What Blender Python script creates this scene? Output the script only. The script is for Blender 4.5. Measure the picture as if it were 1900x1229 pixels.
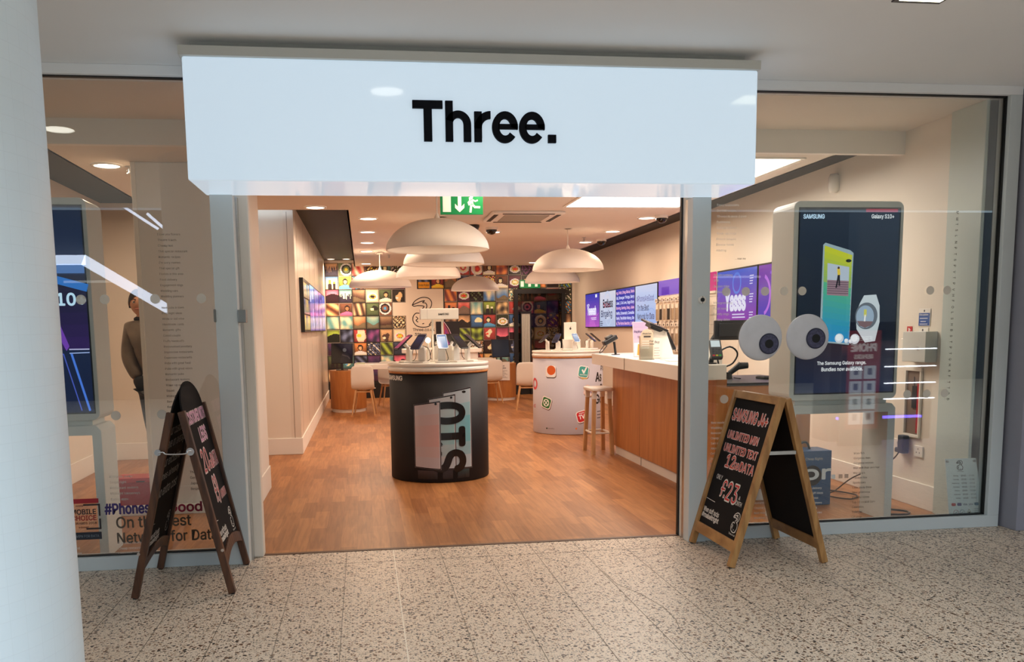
import bpy, bmesh, math, random
from mathutils import Vector, Matrix
random.seed(7)
for o in list(bpy.data.objects): bpy.data.objects.remove(o)
S = bpy.context.scene
C = S.collection
PI = math.pi
# ------------------------------------------------------------------ camera
cam_d = bpy.data.cameras.new('camera'); cam = bpy.data.objects.new('camera', cam_d); C.objects.link(cam); S.camera = cam
yaw, pit, rol = 0.1323981, -0.12130744, -0.01500993
fw = Vector((math.sin(yaw)*math.cos(pit), math.cos(yaw)*math.cos(pit), math.sin(pit)))
rt = Vector((math.cos(yaw), -math.sin(yaw), 0)); up = rt.cross(fw)
r2 = math.cos(rol)*rt + math.sin(rol)*up; u2 = -math.sin(rol)*rt + math.cos(rol)*up
cam.matrix_world = Matrix(((r2.x, u2.x, -fw.x, 0), (r2.y, u2.y, -fw.y, 0), (r2.z, u2.z, -fw.z, 1.5), (0, 0, 0, 1)))
cam_d.sensor_fit = 'HORIZONTAL'; cam_d.sensor_width = 36; cam_d.lens = 1598.5/1900*36
cam_d.shift_x = (950-890.5)/1900; cam_d.shift_y = (803.6-614.5)/1900
cam_d.clip_start = 0.05; cam_d.clip_end = 100
# ------------------------------------------------------------------ colour, world, exposure
S.view_settings.view_transform = 'Standard'; S.view_settings.look = 'None'; S.view_settings.gamma = 1
S.view_settings.exposure = 0.0
w = bpy.data.worlds.new('world'); S.world = w; w.use_nodes = True
w.node_tree.nodes['Background'].inputs[0].default_value = (0.66, 0.84, 1.0, 1)
w.node_tree.nodes['Background'].inputs[1].default_value = 1.0
def lin(c):
    return tuple((x/255/12.92 if x/255 <= .04045 else ((x/255+.055)/1.055)**2.4) for x in c)
def area(name, loc, size, power, col, rot=(0, 0, 0), sy=None, shape=None, parent=None, spread=PI):
    l = bpy.data.lights.new(name, 'AREA'); l.energy = power; l.color = col; l.size = size
    l.shape = shape or ('RECTANGLE' if sy else 'SQUARE')
    if sy: l.size_y = sy
    l.spread = spread
    o = bpy.data.objects.new(name, l); C.objects.link(o); o.location = loc; o.rotation_euler = rot
    if parent: o.parent = parent
    return o
WARM = (1.0, 0.72, 0.50)
COOL = (0.80, 0.92, 1.0)
# daylight falling into the mall through its glazed roof, behind and beside the camera
area('mall_daylight', (0.9, -3.2, 5.4), 9, 860, COOL, (math.radians(38), 0, 0), sy=3.5)

# ------------------------------------------------------------------ materials
MATS = {}
def new_mat(name):
    m = bpy.data.materials.new(name); m.use_nodes = True
    nt = m.node_tree; nt.nodes.clear()
    out = nt.nodes.new('ShaderNodeOutputMaterial'); b = nt.nodes.new('ShaderNodeBsdfPrincipled')
    nt.links.new(b.outputs[0], out.inputs[0])
    return m, nt, b
def mat(name, rgb, rough=.5, metal=0, emit=0, noise=0, scale=8, spec=.5, coat=0, bump=0, bscale=200, ecol=None, alpha=1):
    if name in MATS: return MATS[name]
    m, nt, b = new_mat(name); c = lin(rgb)
    b.inputs['Base Color'].default_value = (*c, 1); b.inputs['Roughness'].default_value = rough
    b.inputs['Metallic'].default_value = metal; b.inputs['Specular IOR Level'].default_value = spec
    b.inputs['Coat Weight'].default_value = coat; b.inputs['Alpha'].default_value = alpha
    if emit:
        b.inputs['Emission Color'].default_value = (*(lin(ecol) if ecol else c), 1); b.inputs['Emission Strength'].default_value = emit
    if noise or bump:
        tc = nt.nodes.new('ShaderNodeTexCoord')
    if noise:
        n = nt.nodes.new('ShaderNodeTexNoise'); n.inputs['Scale'].default_value = scale; n.inputs['Detail'].default_value = 5
        nt.links.new(tc.outputs['Object'], n.inputs['Vector'])
        r = nt.nodes.new('ShaderNodeValToRGB'); r.color_ramp.elements[0].position = .3; r.color_ramp.elements[1].position = .7
        r.color_ramp.elements[0].color = (*[x*(1-noise) for x in c], 1); r.color_ramp.elements[1].color = (*[min(1, x*(1+noise)) for x in c], 1)
        nt.links.new(n.outputs[0], r.inputs[0]); nt.links.new(r.outputs[0], b.inputs['Base Color'])
    if bump:
        n = nt.nodes.new('ShaderNodeTexNoise'); n.inputs['Scale'].default_value = bscale
        nt.links.new(tc.outputs['Object'], n.inputs['Vector'])
        bp = nt.nodes.new('ShaderNodeBump'); bp.inputs['Strength'].default_value = bump; bp.inputs['Distance'].default_value = .002
        nt.links.new(n.outputs[0], bp.inputs['Height']); nt.links.new(bp.outputs[0], b.inputs['Normal'])
    MATS[name] = m; return m
def vcol(name, rough=.5, emit=0, spec=.5):
    m, nt, b = new_mat(name); a = nt.nodes.new('ShaderNodeVertexColor'); a.layer_name = 'Col'
    b.inputs['Roughness'].default_value = rough; b.inputs['Specular IOR Level'].default_value = spec
    if emit:
        b.inputs['Base Color'].default_value = (.01, .01, .01, 1)
        nt.links.new(a.outputs[0], b.inputs['Emission Color']); b.inputs['Emission Strength'].default_value = emit
    else: nt.links.new(a.outputs[0], b.inputs['Base Color'])
    MATS[name] = m; return m
def wood(name, rgb1, rgb2, scale=(3, 3, 40), rough=.45):
    m, nt, b = new_mat(name); tc = nt.nodes.new('ShaderNodeTexCoord'); mp = nt.nodes.new('ShaderNodeMapping'); mp.inputs['Scale'].default_value = scale
    n = nt.nodes.new('ShaderNodeTexNoise'); n.inputs['Scale'].default_value = 1; n.inputs['Detail'].default_value = 6; n.inputs['Distortion'].default_value = .6
    r = nt.nodes.new('ShaderNodeValToRGB'); r.color_ramp.elements[0].position = .35; r.color_ramp.elements[1].position = .68
    r.color_ramp.elements[0].color = (*lin(rgb1), 1); r.color_ramp.elements[1].color = (*lin(rgb2), 1)
    nt.links.new(tc.outputs['Object'], mp.inputs[0]); nt.links.new(mp.outputs[0], n.inputs[0]); nt.links.new(n.outputs[0], r.inputs[0])
    nt.links.new(r.outputs[0], b.inputs['Base Color']); b.inputs['Roughness'].default_value = rough
    MATS[name] = m; return m
white = mat('white_paint', (236, 230, 222), .6, noise=.015, scale=2)
wallm = mat('cream_wall_paint', (232, 222, 208), .55, noise=.012, scale=1.5)
wallgloss = mat('cream_satin_panel', (226, 214, 200), .28, noise=.012, scale=1.5)
ceilm = mat('interior_ceiling_paint', (228, 218, 206), .8)
mallceil = mat('mall_ceiling_paint', (236, 236, 236), .75, noise=.02, scale=.6)
framew = mat('white_frame_coating', (206, 212, 212), .4)
kioskm = mat('kiosk_white_plastic', (214, 218, 214), .35)
blackm = mat('black_gasket', (12, 12, 13), .5)
darkm = mat('dark_plastic', (26, 26, 29), .35)
metal = mat('brushed_steel', (196, 196, 194), .32, 1, noise=.05, scale=20)
chrome = mat('chrome', (220, 220, 222), .12, 1)
whitegl = mat('white_gloss_laminate', (238, 232, 222), .22)
shade = mat('white_lamp_shade', (222, 214, 206), .55)
oak = wood('oak_veneer', (172, 106, 48), (192, 126, 64), (14, 14, 1.6))
beech = wood('beech_wood', (186, 140, 92), (206, 164, 116), (30, 30, 3))
boardwood = wood('stained_pine', (150, 104, 56), (186, 138, 82), (30, 6, 4))
darkwood = wood('dark_stained_wood', (60, 34, 20), (98, 60, 36), (30, 6, 4))
chalkm = mat('chalkboard_black', (32, 29, 29), .85, spec=.12)
chair_m = mat('white_chair_shell', (224, 216, 206), .4)
prt = vcol('printed_ink', .45); prg = vcol('glossy_print', .22); scr = vcol('lit_screen', .12, 1.0)
chk = vcol('chalk_ink', .8)
def glassmat(name, tint=(1, 1, 1), refl=1.0, haze=0, hc=(200, 200, 200)):
    m = bpy.data.materials.new(name); m.use_nodes = True; nt = m.node_tree; nt.nodes.clear()
    out = nt.nodes.new('ShaderNodeOutputMaterial'); t = nt.nodes.new('ShaderNodeBsdfTransparent'); g = nt.nodes.new('ShaderNodeBsdfGlossy')
    t.inputs[0].default_value = (*tint, 1); g.inputs['Roughness'].default_value = 0; g.inputs[0].default_value = (1, 1, 1, 1)
    f = nt.nodes.new('ShaderNodeFresnel'); f.inputs[0].default_value = 1.5; mu = nt.nodes.new('ShaderNodeMath'); mu.operation = 'MULTIPLY'; mu.inputs[1].default_value = refl
    mx = nt.nodes.new('ShaderNodeMixShader'); nt.links.new(f.outputs[0], mu.inputs[0]); nt.links.new(mu.outputs[0], mx.inputs[0])
    nt.links.new(t.outputs[0], mx.inputs[1]); nt.links.new(g.outputs[0], mx.inputs[2])
    last = mx
    if haze:
        d = nt.nodes.new('ShaderNodeBsdfDiffuse'); d.inputs[0].default_value = (*lin(hc), 1); m2 = nt.nodes.new('ShaderNodeMixShader'); m2.inputs[0].default_value = haze
        nt.links.new(mx.outputs[0], m2.inputs[1]); nt.links.new(d.outputs[0], m2.inputs[2]); last = m2
    nt.links.new(last.outputs[0], out.inputs[0]); MATS[name] = m; return m
glass = glassmat('window_glass', (.95, .97, .96), 1.6)
frost = glassmat('frosted_vinyl', (1, 1, 1), .2, .66, (232, 226, 214))
fade = glassmat('faded_vinyl', (1, 1, 1), .2, .62, (254, 248, 238))
fadedark = glassmat('faded_grey_vinyl', (1, 1, 1), .2, .62, (120, 108, 96))

# ------------------------------------------------------------------ mesh helper
def frame(o, u, v):
    u = Vector(u).normalized(); v = Vector(v).normalized(); n = u.cross(v).normalized()
    M = Matrix.Identity(4)
    for i in range(3): M[i][0], M[i][1], M[i][2], M[i][3] = u[i], v[i], n[i], o[i]
    return M
TXT = {}
import os
FNT = None
try:
    fp_ = os.path.join(bpy.utils.system_resource('DATAFILES'), 'fonts', 'Inter.woff2')
    if os.path.exists(fp_): FNT = bpy.data.fonts.load(fp_)
except Exception: FNT = None
def text_mesh(s):
    k = s
    if k in TXT: return TXT[k]
    cu = bpy.data.curves.new('t', 'FONT'); cu.body = s; cu.resolution_u = 4; cu.fill_mode = 'FRONT'
    if FNT: cu.font = FNT
    ob = bpy.data.objects.new('t', cu); me = ob.to_mesh()
    vs = [tuple(v.co) for v in me.vertices]; fs = [tuple(p.vertices) for p in me.polygons]
    ob.to_mesh_clear(); bpy.data.objects.remove(ob); bpy.data.curves.remove(cu)
    TXT[k] = (vs, fs); return TXT[k]
class MB:
    def __init__(s, m=None): s.v = []; s.f = []; s.mi = []; s.c = []; s.mats = []; s.M = None; s.m = m; s.col = (200, 200, 200); s.sm = []; s.smooth = False
    def _m(s, m):
        m = m or s.m
        if m not in s.mats: s.mats.append(m)
        return s.mats.index(m)
    def add(s, vs, fs, m=None, M=None, col=None):
        M = M or s.M; b = len(s.v)
        s.v += [tuple(M @ Vector(v)) if M else tuple(v) for v in vs]; i = s._m(m); c = lin(col or s.col)
        for f in fs: s.f.append(tuple(b+k for k in f)); s.mi.append(i); s.c.append(c); s.sm.append(s.smooth)
        return s
    def box(s, x0, x1, y0, y1, z0, z1, m=None, M=None, col=None):
        vs = [(x, y, z) for z in (z0, z1) for y in (y0, y1) for x in (x0, x1)]
        return s.add(vs, [(0, 2, 3, 1), (4, 5, 7, 6), (0, 1, 5, 4), (2, 6, 7, 3), (0, 4, 6, 2), (1, 3, 7, 5)], m, M, col)
    def prism(s, pts, z0, z1, m=None, M=None, col=None):          # polygon in x,y extruded in z
        n = len(pts); vs = [(p[0], p[1], z0) for p in pts]+[(p[0], p[1], z1) for p in pts]
        fs = [tuple(range(n))[::-1], tuple(range(n, 2*n))]+[(i, (i+1) % n, n+(i+1) % n, n+i) for i in range(n)]
        return s.add(vs, fs, m, M, col)
    def poly(s, pts, z=0, m=None, M=None, col=None):
        return s.add([(p[0], p[1], z) for p in pts], [tuple(range(len(pts)))], m, M, col)
    def rect(s, x0, y0, x1, y1, z=0, m=None, M=None, col=None):
        return s.poly([(x0, y0), (x1, y0), (x1, y1), (x0, y1)], z, m, M, col)
    def grad(s, x0, y0, x1, y1, c0, c1, n=10, z=0, M=None, ax=1):
        for i in range(n):
            a, b = i/n, (i+1)/n; t = (i+.5)/n; c = tuple(c0[k]*(1-t)+c1[k]*t for k in range(3))
            if ax: s.rect(x0, y0+(y1-y0)*a, x1, y0+(y1-y0)*b, z, None, M, c)
            else: s.rect(x0+(x1-x0)*a, y0, x0+(x1-x0)*b, y1, z, None, M, c)
    def disc(s, x, y, r, z=0, n=24, m=None, M=None, col=None, ry=None):
        return s.poly([(x+r*math.cos(2*PI*i/n), y+(ry or r)*math.sin(2*PI*i/n)) for i in range(n)], z, m, M, col)
    def ring(s, x, y, r0, r1, z=0, n=32, m=None, M=None, col=None, a0=0, a1=2*PI):
        vs = []
        for i in range(n+1):
            a = a0+(a1-a0)*i/n
            vs += [(x+r0*math.cos(a), y+r0*math.sin(a), z), (x+r1*math.cos(a), y+r1*math.sin(a), z)]
        return s.add(vs, [(2*i, 2*i+1, 2*i+3, 2*i+2) for i in range(n)], m, M, col)
    def stroke(s, pts, w, z=0, m=None, M=None, col=None):
        for i, (a, b) in enumerate(zip(pts, pts[1:])):
            d = Vector((b[0]-a[0], b[1]-a[1])); L = d.length
            if L < 1e-6: continue
            d /= L; n = Vector((-d.y, d.x))*w/2; e = d*w*.35; zz = z+i*1e-6
            s.add([(a[0]-e.x+n.x, a[1]-e.y+n.y, zz), (a[0]-e.x-n.x, a[1]-e.y-n.y, zz), (b[0]+e.x-n.x, b[1]+e.y-n.y, zz), (b[0]+e.x+n.x, b[1]+e.y+n.y, zz)], [(0, 1, 2, 3)], m, M, col)
        return s
    def text(s, t, x, y, w, h, z=.001, bold=0, m=None, M=None, col=None, rot=0, left=True, shear=0):
        vs, fs = text_mesh(t)
        if not vs: return s
        x0 = min(v[0] for v in vs); x1 = max(v[0] for v in vs); y0 = min(v[1] for v in vs); y1 = max(v[1] for v in vs)
        if w is None: w = (x1-x0)*h/(y1-y0)
        out = []
        for v in vs:
            a = (v[0]-x0)/(x1-x0)*w; b = (v[1]-y0)/(y1-y0)*h; a += shear*b
            if rot: a, b = a*math.cos(rot)-b*math.sin(rot), a*math.sin(rot)+b*math.cos(rot)
            out.append((x+a, y+b, z))
        if bold > 0:                                               # heavier strokes: the same glyphs nudged a little each way
            e = min(bold, .05)*.8*h/max(.3, y1-y0)
            for k, (dx, dy) in enumerate(((-1, 0), (1, 0), (0, 1), (0, -1), (.7, .7), (-.7, -.7), (.7, -.7), (-.7, .7))):
                s.add([(p[0]+dx*e, p[1]+dy*e, z-(k+1)*4e-6) for p in out], fs, m, M, col)
        return s.add(out, fs, m, M, col)
    def cyl(s, p0, p1, r0, r1=None, n=16, m=None, M=None, col=None, cap=True):
        r1 = r0 if r1 is None else r1; p0 = Vector(p0); p1 = Vector(p1); d = (p1-p0).normalized()
        a = d.orthogonal().normalized(); b = d.cross(a)
        vs = [tuple(p+(a*math.cos(2*PI*i/n)+b*math.sin(2*PI*i/n))*r) for p, r in ((p0, r0), (p1, r1)) for i in range(n)]
        fs = [(i, (i+1) % n, n+(i+1) % n, n+i) for i in range(n)]
        sm = s.smooth; s.smooth = n > 8; s.add(vs, fs, m, M, col); s.smooth = False
        if cap: s.add(vs, [tuple(range(n))[::-1], tuple(range(n, 2*n))], m, M, col)
        s.smooth = sm; return s
    def lathe(s, prof, cx, cy, n=40, m=None, M=None, col=None, sx=1, sy=1):
        vs = []; k = len(prof)
        for i in range(n):
            a = 2*PI*i/n
            for r, z in prof: vs.append((cx+r*sx*math.cos(a), cy+r*sy*math.sin(a), z))
        sm = s.smooth; s.smooth = True
        s.add(vs, [(i*k+j, ((i+1) % n)*k+j, ((i+1) % n)*k+j+1, i*k+j+1) for i in range(n) for j in range(k-1)], m, M, col)
        s.smooth = sm; return s
    def tube(s, pts, r, n=8, m=None, M=None, col=None, sub=4):
        P = [Vector(p) for p in pts]; Q = []
        for i in range(len(P)-1):
            a, b, c, d = P[max(i-1, 0)], P[i], P[i+1], P[min(i+2, len(P)-1)]
            for k in range(sub):
                t = k/sub; Q.append(.5*((2*b)+(c-a)*t+(2*a-5*b+4*c-d)*t*t+(3*b-a-3*c+d)*t**3))
        Q.append(P[-1]); vs = []; up_ = Vector((.13, .21, .97))
        for i, q in enumerate(Q):
            d = (Q[min(i+1, len(Q)-1)]-Q[max(i-1, 0)]).normalized(); a = d.cross(up_).normalized(); b = d.cross(a)
            vs += [tuple(q+(a*math.cos(2*PI*j/n)+b*math.sin(2*PI*j/n))*r) for j in range(n)]
        fs = [(i*n+j, i*n+(j+1) % n, (i+1)*n+(j+1) % n, (i+1)*n+j) for i in range(len(Q)-1) for j in range(n)]
        fs += [tuple(range(n))[::-1], tuple(range((len(Q)-1)*n, len(Q)*n))]
        s.smooth = True; s.add(vs, fs, m, M, col); s.smooth = False; return s
    def build(s, name, parent=None, bevel=0, wrap=None, seg=2):
        off = Vector((0, 0, 0))
        if parent is not None: off = wloc(parent)
        me = bpy.data.meshes.new(name)
        if parent is None and s.v:                                # origin at the centre of the base
            xs = [v[0] for v in s.v]; ys = [v[1] for v in s.v]; zs = [v[2] for v in s.v]
            if wrap is None: off = Vector(((min(xs)+max(xs))/2, (min(ys)+max(ys))/2, min(zs)))
        me.from_pydata(s.v if wrap else [tuple(Vector(v)-off) for v in s.v], [], s.f)
        for m in s.mats: me.materials.append(m)
        for i, p in enumerate(me.polygons): p.material_index = s.mi[i]; p.use_smooth = s.sm[i]
        ca = me.color_attributes.new('Col', 'FLOAT_COLOR', 'CORNER')
        flat = []
        for i, p in enumerate(me.polygons): flat += [*s.c[i], 1.0]*p.loop_total
        ca.data.foreach_set('color', flat)
        if wrap:
            cx, cy, r = wrap; bm = bmesh.new(); bm.from_mesh(me); k = -r*3
            while k < r*3:
                bmesh.ops.bisect_plane(bm, geom=bm.verts[:]+bm.edges[:]+bm.faces[:], plane_co=(k, 0, 0), plane_no=(1, 0, 0)); k += .035
            for v in bm.verts:
                a = v.co.x/r; rr = r+v.co.z; v.co = Vector((cx+rr*math.sin(a), cy-rr*math.cos(a), v.co.y))-off
            bm.to_mesh(me); bm.free()
        me.update()
        o = bpy.data.objects.new(name, me); C.objects.link(o)
        if parent is not None: o.parent = parent
        else: o.location = off
        if bevel:
            b = o.modifiers.new('b', 'BEVEL'); b.width = bevel; b.segments = seg; b.limit_method = 'ANGLE'; b.angle_limit = math.radians(40)
        return o
def wloc(o):
    l = Vector(o.location)
    while o.parent: o = o.parent; l += Vector(o.location)
    return l
def thing(name, label, cat, loc=(0, 0, 0), group=None):
    o = bpy.data.objects.new(name, None); C.objects.link(o); o.location = loc; o.empty_display_size = .1
    return tag(o, label, cat, group)
def tag(o, label, cat, group=None):
    o['label'] = label; o['category'] = cat
    if group: o['group'] = group
    return o
def struct(o): o['kind'] = 'structure'; return o
def copy_tree(o, parent=None):
    c = o.copy(); C.objects.link(c)
    if parent is not None: c.parent = parent
    for ch in list(o.children):
        if ch.type != 'LIGHT': copy_tree(ch, c)
    return c
def rrect(x0, y0, x1, y1, r, n=5):
    P = []
    for cx, cy, a in ((x1-r, y0+r, -PI/2), (x1-r, y1-r, 0), (x0+r, y1-r, PI/2), (x0+r, y0+r, PI)):
        P += [(cx+r*math.cos(a+PI/2*i/n), cy+r*math.sin(a+PI/2*i/n)) for i in range(n+1)]
    return P
def smooth_pts(P, n=5):
    Q = []; P = [Vector((*p, 0)) for p in P]
    for i in range(len(P)-1):
        a, b, c, d = P[max(i-1, 0)], P[i], P[i+1], P[min(i+2, len(P)-1)]
        for k in range(n):
            t = k/n; q = .5*((2*b)+(c-a)*t+(2*a-5*b+4*c-d)*t*t+(3*b-a-3*c+d)*t**3); Q.append((q.x, q.y))
    Q.append((P[-1].x, P[-1].y)); return Q
# the outlined figure-three mark: an open swoosh over a round bowl, in a unit box (w .68, h 1)
LOGO = [smooth_pts(p) for p in (
    [(.0, .74), (.1, .88), (.32, .99), (.55, .97), (.66, .84), (.64, .68), (.55, .57), (.45, .52)],
    [(.0, .74), (.06, .70), (.22, .72), (.40, .69), (.33, .60), (.28, .53)],
    [(.0, .74), (.15, .80), (.30, .86), (.42, .88), (.36, .82), (.46, .80), (.50, .70), (.46, .60)],
    [(.28, .45), (.12, .46), (.02, .34), (.02, .18), (.14, .03), (.34, -.02), (.52, .0), (.62, .06)],
    [(.34, .10), (.38, .11)], [(.12, .34), (.18, .28), (.12, .22), (.18, .16)],
    [(.45, .52), (.58, .46), (.66, .32), (.64, .16), (.56, .06)])]
def logo(mb, x, y, h, wd, z=.001, M=None, col=None, m=None):
    for p in LOGO: mb.stroke([(x+a*h, y+b*h) for a, b in p], wd, z, m, M, col)

# ------------------------------------------------------------------ procedural floors, pillar tiles
def terrazzo():
    m, nt, b = new_mat('terrazzo'); N = nt.nodes.new; L = nt.links.new
    tc = N('ShaderNodeTexCoord'); 
    def chips(scale, thr, seed, cols, pos):
        mp = N('ShaderNodeMapping'); mp.inputs['Location'].default_value = (seed, seed*.7, 0); mp.inputs['Scale'].default_value = (1, 1, 0)
        nz = N('ShaderNodeTexNoise'); nz.inputs['Scale'].default_value = scale*1.3; nz.inputs['Detail'].default_value = 2
        mixv = N('ShaderNodeMixRGB'); mixv.blend_type = 'ADD'; mixv.inputs[0].default_value = .012
        v = N('ShaderNodeTexVoronoi'); v.inputs['Scale'].default_value = scale; v.inputs['Randomness'].default_value = 1
        L(tc.outputs['Object'], mp.inputs[0]); L(mp.outputs[0], nz.inputs[0]); L(mp.outputs[0], mixv.inputs[1]); L(nz.outputs['Color'], mixv.inputs[2]); L(mixv.outputs[0], v.inputs[0])
        sep = N('ShaderNodeSeparateColor'); L(v.outputs['Color'], sep.inputs[0])
        t = N('ShaderNodeMath'); t.operation = 'MULTIPLY'; t.inputs[1].default_value = thr; L(sep.outputs[0], t.inputs[0])
        lt = N('ShaderNodeMath'); lt.operation = 'LESS_THAN'; L(v.outputs['Distance'], lt.inputs[0]); L(t.outputs[0], lt.inputs[1])
        g = N('ShaderNodeMath'); g.operation = 'GREATER_THAN'; g.inputs[1].default_value = pos; L(sep.outputs[1], g.inputs[0])
        mu = N('ShaderNodeMath'); mu.operation = 'MULTIPLY'; L(lt.outputs[0], mu.inputs[0]); L(g.outputs[0], mu.inputs[1])
        r = N('ShaderNodeValToRGB'); r.color_ramp.interpolation = 'CONSTANT'
        while len(r.color_ramp.elements) < len(cols): r.color_ramp.elements.new(.5)
        for i, c in enumerate(cols): r.color_ramp.elements[i].position = i/len(cols); r.color_ramp.elements[i].color = (*lin(c), 1)
        L(sep.outputs[2], r.inputs[0]); return mu, r
    base = N('ShaderNodeTexNoise'); base.inputs['Scale'].default_value = 30; base.inputs['Detail'].default_value = 6; L(tc.outputs['Object'], base.inputs[0])
    br = N('ShaderNodeValToRGB'); br.color_ramp.elements[0].color = (*lin((208, 188, 166)), 1); br.color_ramp.elements[1].color = (*lin((242, 224, 204)), 1)
    L(base.outputs[0], br.inputs[0]); cur = br
    for scale, thr, seed, cols, pos in ((150, .58, 3, [(160, 140, 120), (134, 110, 86), (184, 166, 146), (122, 112, 102)], .2), (78, .56, 1, [(56, 46, 40), (124, 88, 58), (84, 72, 64), (150, 118, 88), (34, 32, 32), (108, 96, 90)], .18), (48, .50, 9, [(26, 24, 26), (96, 62, 38), (70, 62, 60), (120, 90, 66)], .45)):
        mu, r = chips(scale, thr, seed, cols, pos)
        mx = N('ShaderNodeMixRGB'); L(mu.outputs[0], mx.inputs[0]); L(cur.outputs[0], mx.inputs[1]); L(r.outputs[0], mx.inputs[2]); cur = mx
    L(cur.outputs[0], b.inputs['Base Color']); b.inputs['Roughness'].default_value = .42; b.inputs['Specular IOR Level'].default_value = .35
    return m
def plank_floor():
    m, nt, b = new_mat('wood_plank_floor'); N = nt.nodes.new; L = nt.links.new
    tc = N('ShaderNodeTexCoord'); mp = N('ShaderNodeMapping'); mp.inputs['Rotation'].default_value = (0, 0, PI/2)
    br = N('ShaderNodeTexBrick'); br.offset = .37; br.offset_frequency = 2; br.inputs['Scale'].default_value = 1
    br.inputs['Brick Width'].default_value = .62; br.inputs['Row Height'].default_value = .115; br.inputs['Mortar Size'].default_value = .0009
    br.inputs['Color1'].default_value = (*lin((186, 128, 78)), 1); br.inputs['Color2'].default_value = (*lin((152, 98, 56)), 1); br.inputs['Mortar'].default_value = (*lin((140, 90, 54)), 1)
    L(tc.outputs['Object'], mp.inputs[0]); L(mp.outputs[0], br.inputs[0])
    m2 = N('ShaderNodeMapping'); m2.inputs['Scale'].default_value = (26, 1.6, 1); nz = N('ShaderNodeTexNoise'); nz.inputs['Scale'].default_value = 1.4; nz.inputs['Detail'].default_value = 7; nz.inputs['Distortion'].default_value = .8
    L(tc.outputs['Object'], m2.inputs[0]); L(m2.outputs[0], nz.inputs[0])
    r = N('ShaderNodeValToRGB'); r.color_ramp.elements[0].color = (.74, .70, .66, 1); r.color_ramp.elements[1].color = (1, 1, 1, 1); r.color_ramp.elements[0].position = .34; r.color_ramp.elements[1].position = .62
    L(nz.outputs[0], r.inputs[0]); mx = N('ShaderNodeMixRGB'); mx.blend_type = 'MULTIPLY'; mx.inputs[0].default_value = 1
    L(br.outputs[0], mx.inputs[1]); L(r.outputs[0], mx.inputs[2]); L(mx.outputs[0], b.inputs['Base Color'])
    b.inputs['Roughness'].default_value = .42; b.inputs['Specular IOR Level'].default_value = .35
    return m
def mosaic():
    m, nt, b = new_mat('white_mosaic_tiles'); N = nt.nodes.new; L = nt.links.new
    uv = N('ShaderNodeUVMap'); br = N('ShaderNodeTexBrick'); br.offset = 0; br.inputs['Scale'].default_value = 1
    br.inputs['Brick Width'].default_value = .05; br.inputs['Row Height'].default_value = .05; br.inputs['Mortar Size'].default_value = .0011
    br.inputs['Color1'].default_value = (*lin((224, 238, 248)), 1); br.inputs['Color2'].default_value = (*lin((222, 237, 247)), 1); br.inputs['Mortar'].default_value = (*lin((219, 233, 243)), 1)
    L(uv.outputs[0], br.inputs[0]); L(br.outputs[0], b.inputs['Base Color'])
    bp = N('ShaderNodeBump'); bp.inputs['Strength'].default_value = .3; bp.inputs['Distance'].default_value = .001; bp.invert = True
    L(br.outputs['Fac'], bp.inputs['Height']); L(bp.outputs[0], b.inputs['Normal']); b.inputs['Roughness'].default_value = .45
    return m
def grille():
    m, nt, b = new_mat('black_ceiling_grille'); N = nt.nodes.new; L = nt.links.new
    tc = N('ShaderNodeTexCoord'); w1 = N('ShaderNodeTexWave'); w1.bands_direction = 'X'; w1.inputs['Scale'].default_value = 16
    w2 = N('ShaderNodeTexWave'); w2.bands_direction = 'Y'; w2.inputs['Scale'].default_value = 16
    L(tc.outputs['Object'], w1.inputs[0]); L(tc.outputs['Object'], w2.inputs[0]); mx = N('ShaderNodeMath'); mx.operation = 'MAXIMUM'
    L(w1.outputs[1], mx.inputs[0]); L(w2.outputs[1], mx.inputs[1])
    r = N('ShaderNodeValToRGB'); r.color_ramp.elements[0].position = .6; r.color_ramp.elements[0].color = (.001, .001, .0012, 1); r.color_ramp.elements[1].color = (.008, .008, .010, 1)
    L(mx.outputs[0], r.inputs[0]); L(r.outputs[0], b.inputs['Base Color']); b.inputs['Roughness'].default_value = .6
    return m
terr = terrazzo(); plank = plank_floor(); mos = mosaic(); gril = grille()

# ------------------------------------------------------------------ the setting
ZC, ZM, ZS = 2.86, 3.10, 2.99        # shop ceiling, mall ceiling, recessed strips
YF, YB = 5.66, 19.1                  # shopfront plane, rear wall
LW = -.78; LB = -2.95
def RW(y): return 4.42+(y-5.8)*.0225
struct(MB(terr).box(-16, 32, -9.2, 5.82, -.06, 0).build('floor_mall'))
struct(MB(plank).box(-3.1, 5.0, 5.82, YB+.1, -.06, 0).build('floor'))
struct(MB(mat('threshold_strip', (92, 62, 44), .5)).box(-.78, 2.2, 5.795, 5.835, -.02, .004).build('trim_1'))
jt = mat('floor_joint_metal', (240, 230, 214), .4); jd = mat('floor_joint_grout', (128, 116, 100), .7)
jb = MB(jd)
for i in range(-8, 16):
    x = .16+i*.313; jb.box(x-(.003 if i == 0 else .0017), x+(.003 if i == 0 else .0017), 1.2+.3*(i % 3), 5.79, -.002, .0008, jt if i == 0 else jd)
jb.box(-3.2, 5.2, 5.50, 5.503, -.002, .0008)
jb.M = None
crk = [(1.42, 5.0), (1.425, 4.75), (1.50, 4.55), (1.55, 4.3), (1.545, 4.1), (1.50, 3.9)]
for a, b2 in zip(crk, crk[1:]):
    d = Vector((b2[0]-a[0], b2[1]-a[1])).normalized(); n = Vector((-d.y, d.x))*.002
    jb.add([(a[0]+n.x, a[1]+n.y, .0009), (a[0]-n.x, a[1]-n.y, .0009), (b2[0]-n.x, b2[1]-n.y, .0009), (b2[0]+n.x, b2[1]+n.y, .0009)], [(0, 1, 2, 3)])
struct(jb.build('trim_2'))
struct(MB(mallceil).box(-16, 32, -.5, YF+.02, ZM, ZM+.1).build('ceiling_mall'))
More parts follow.
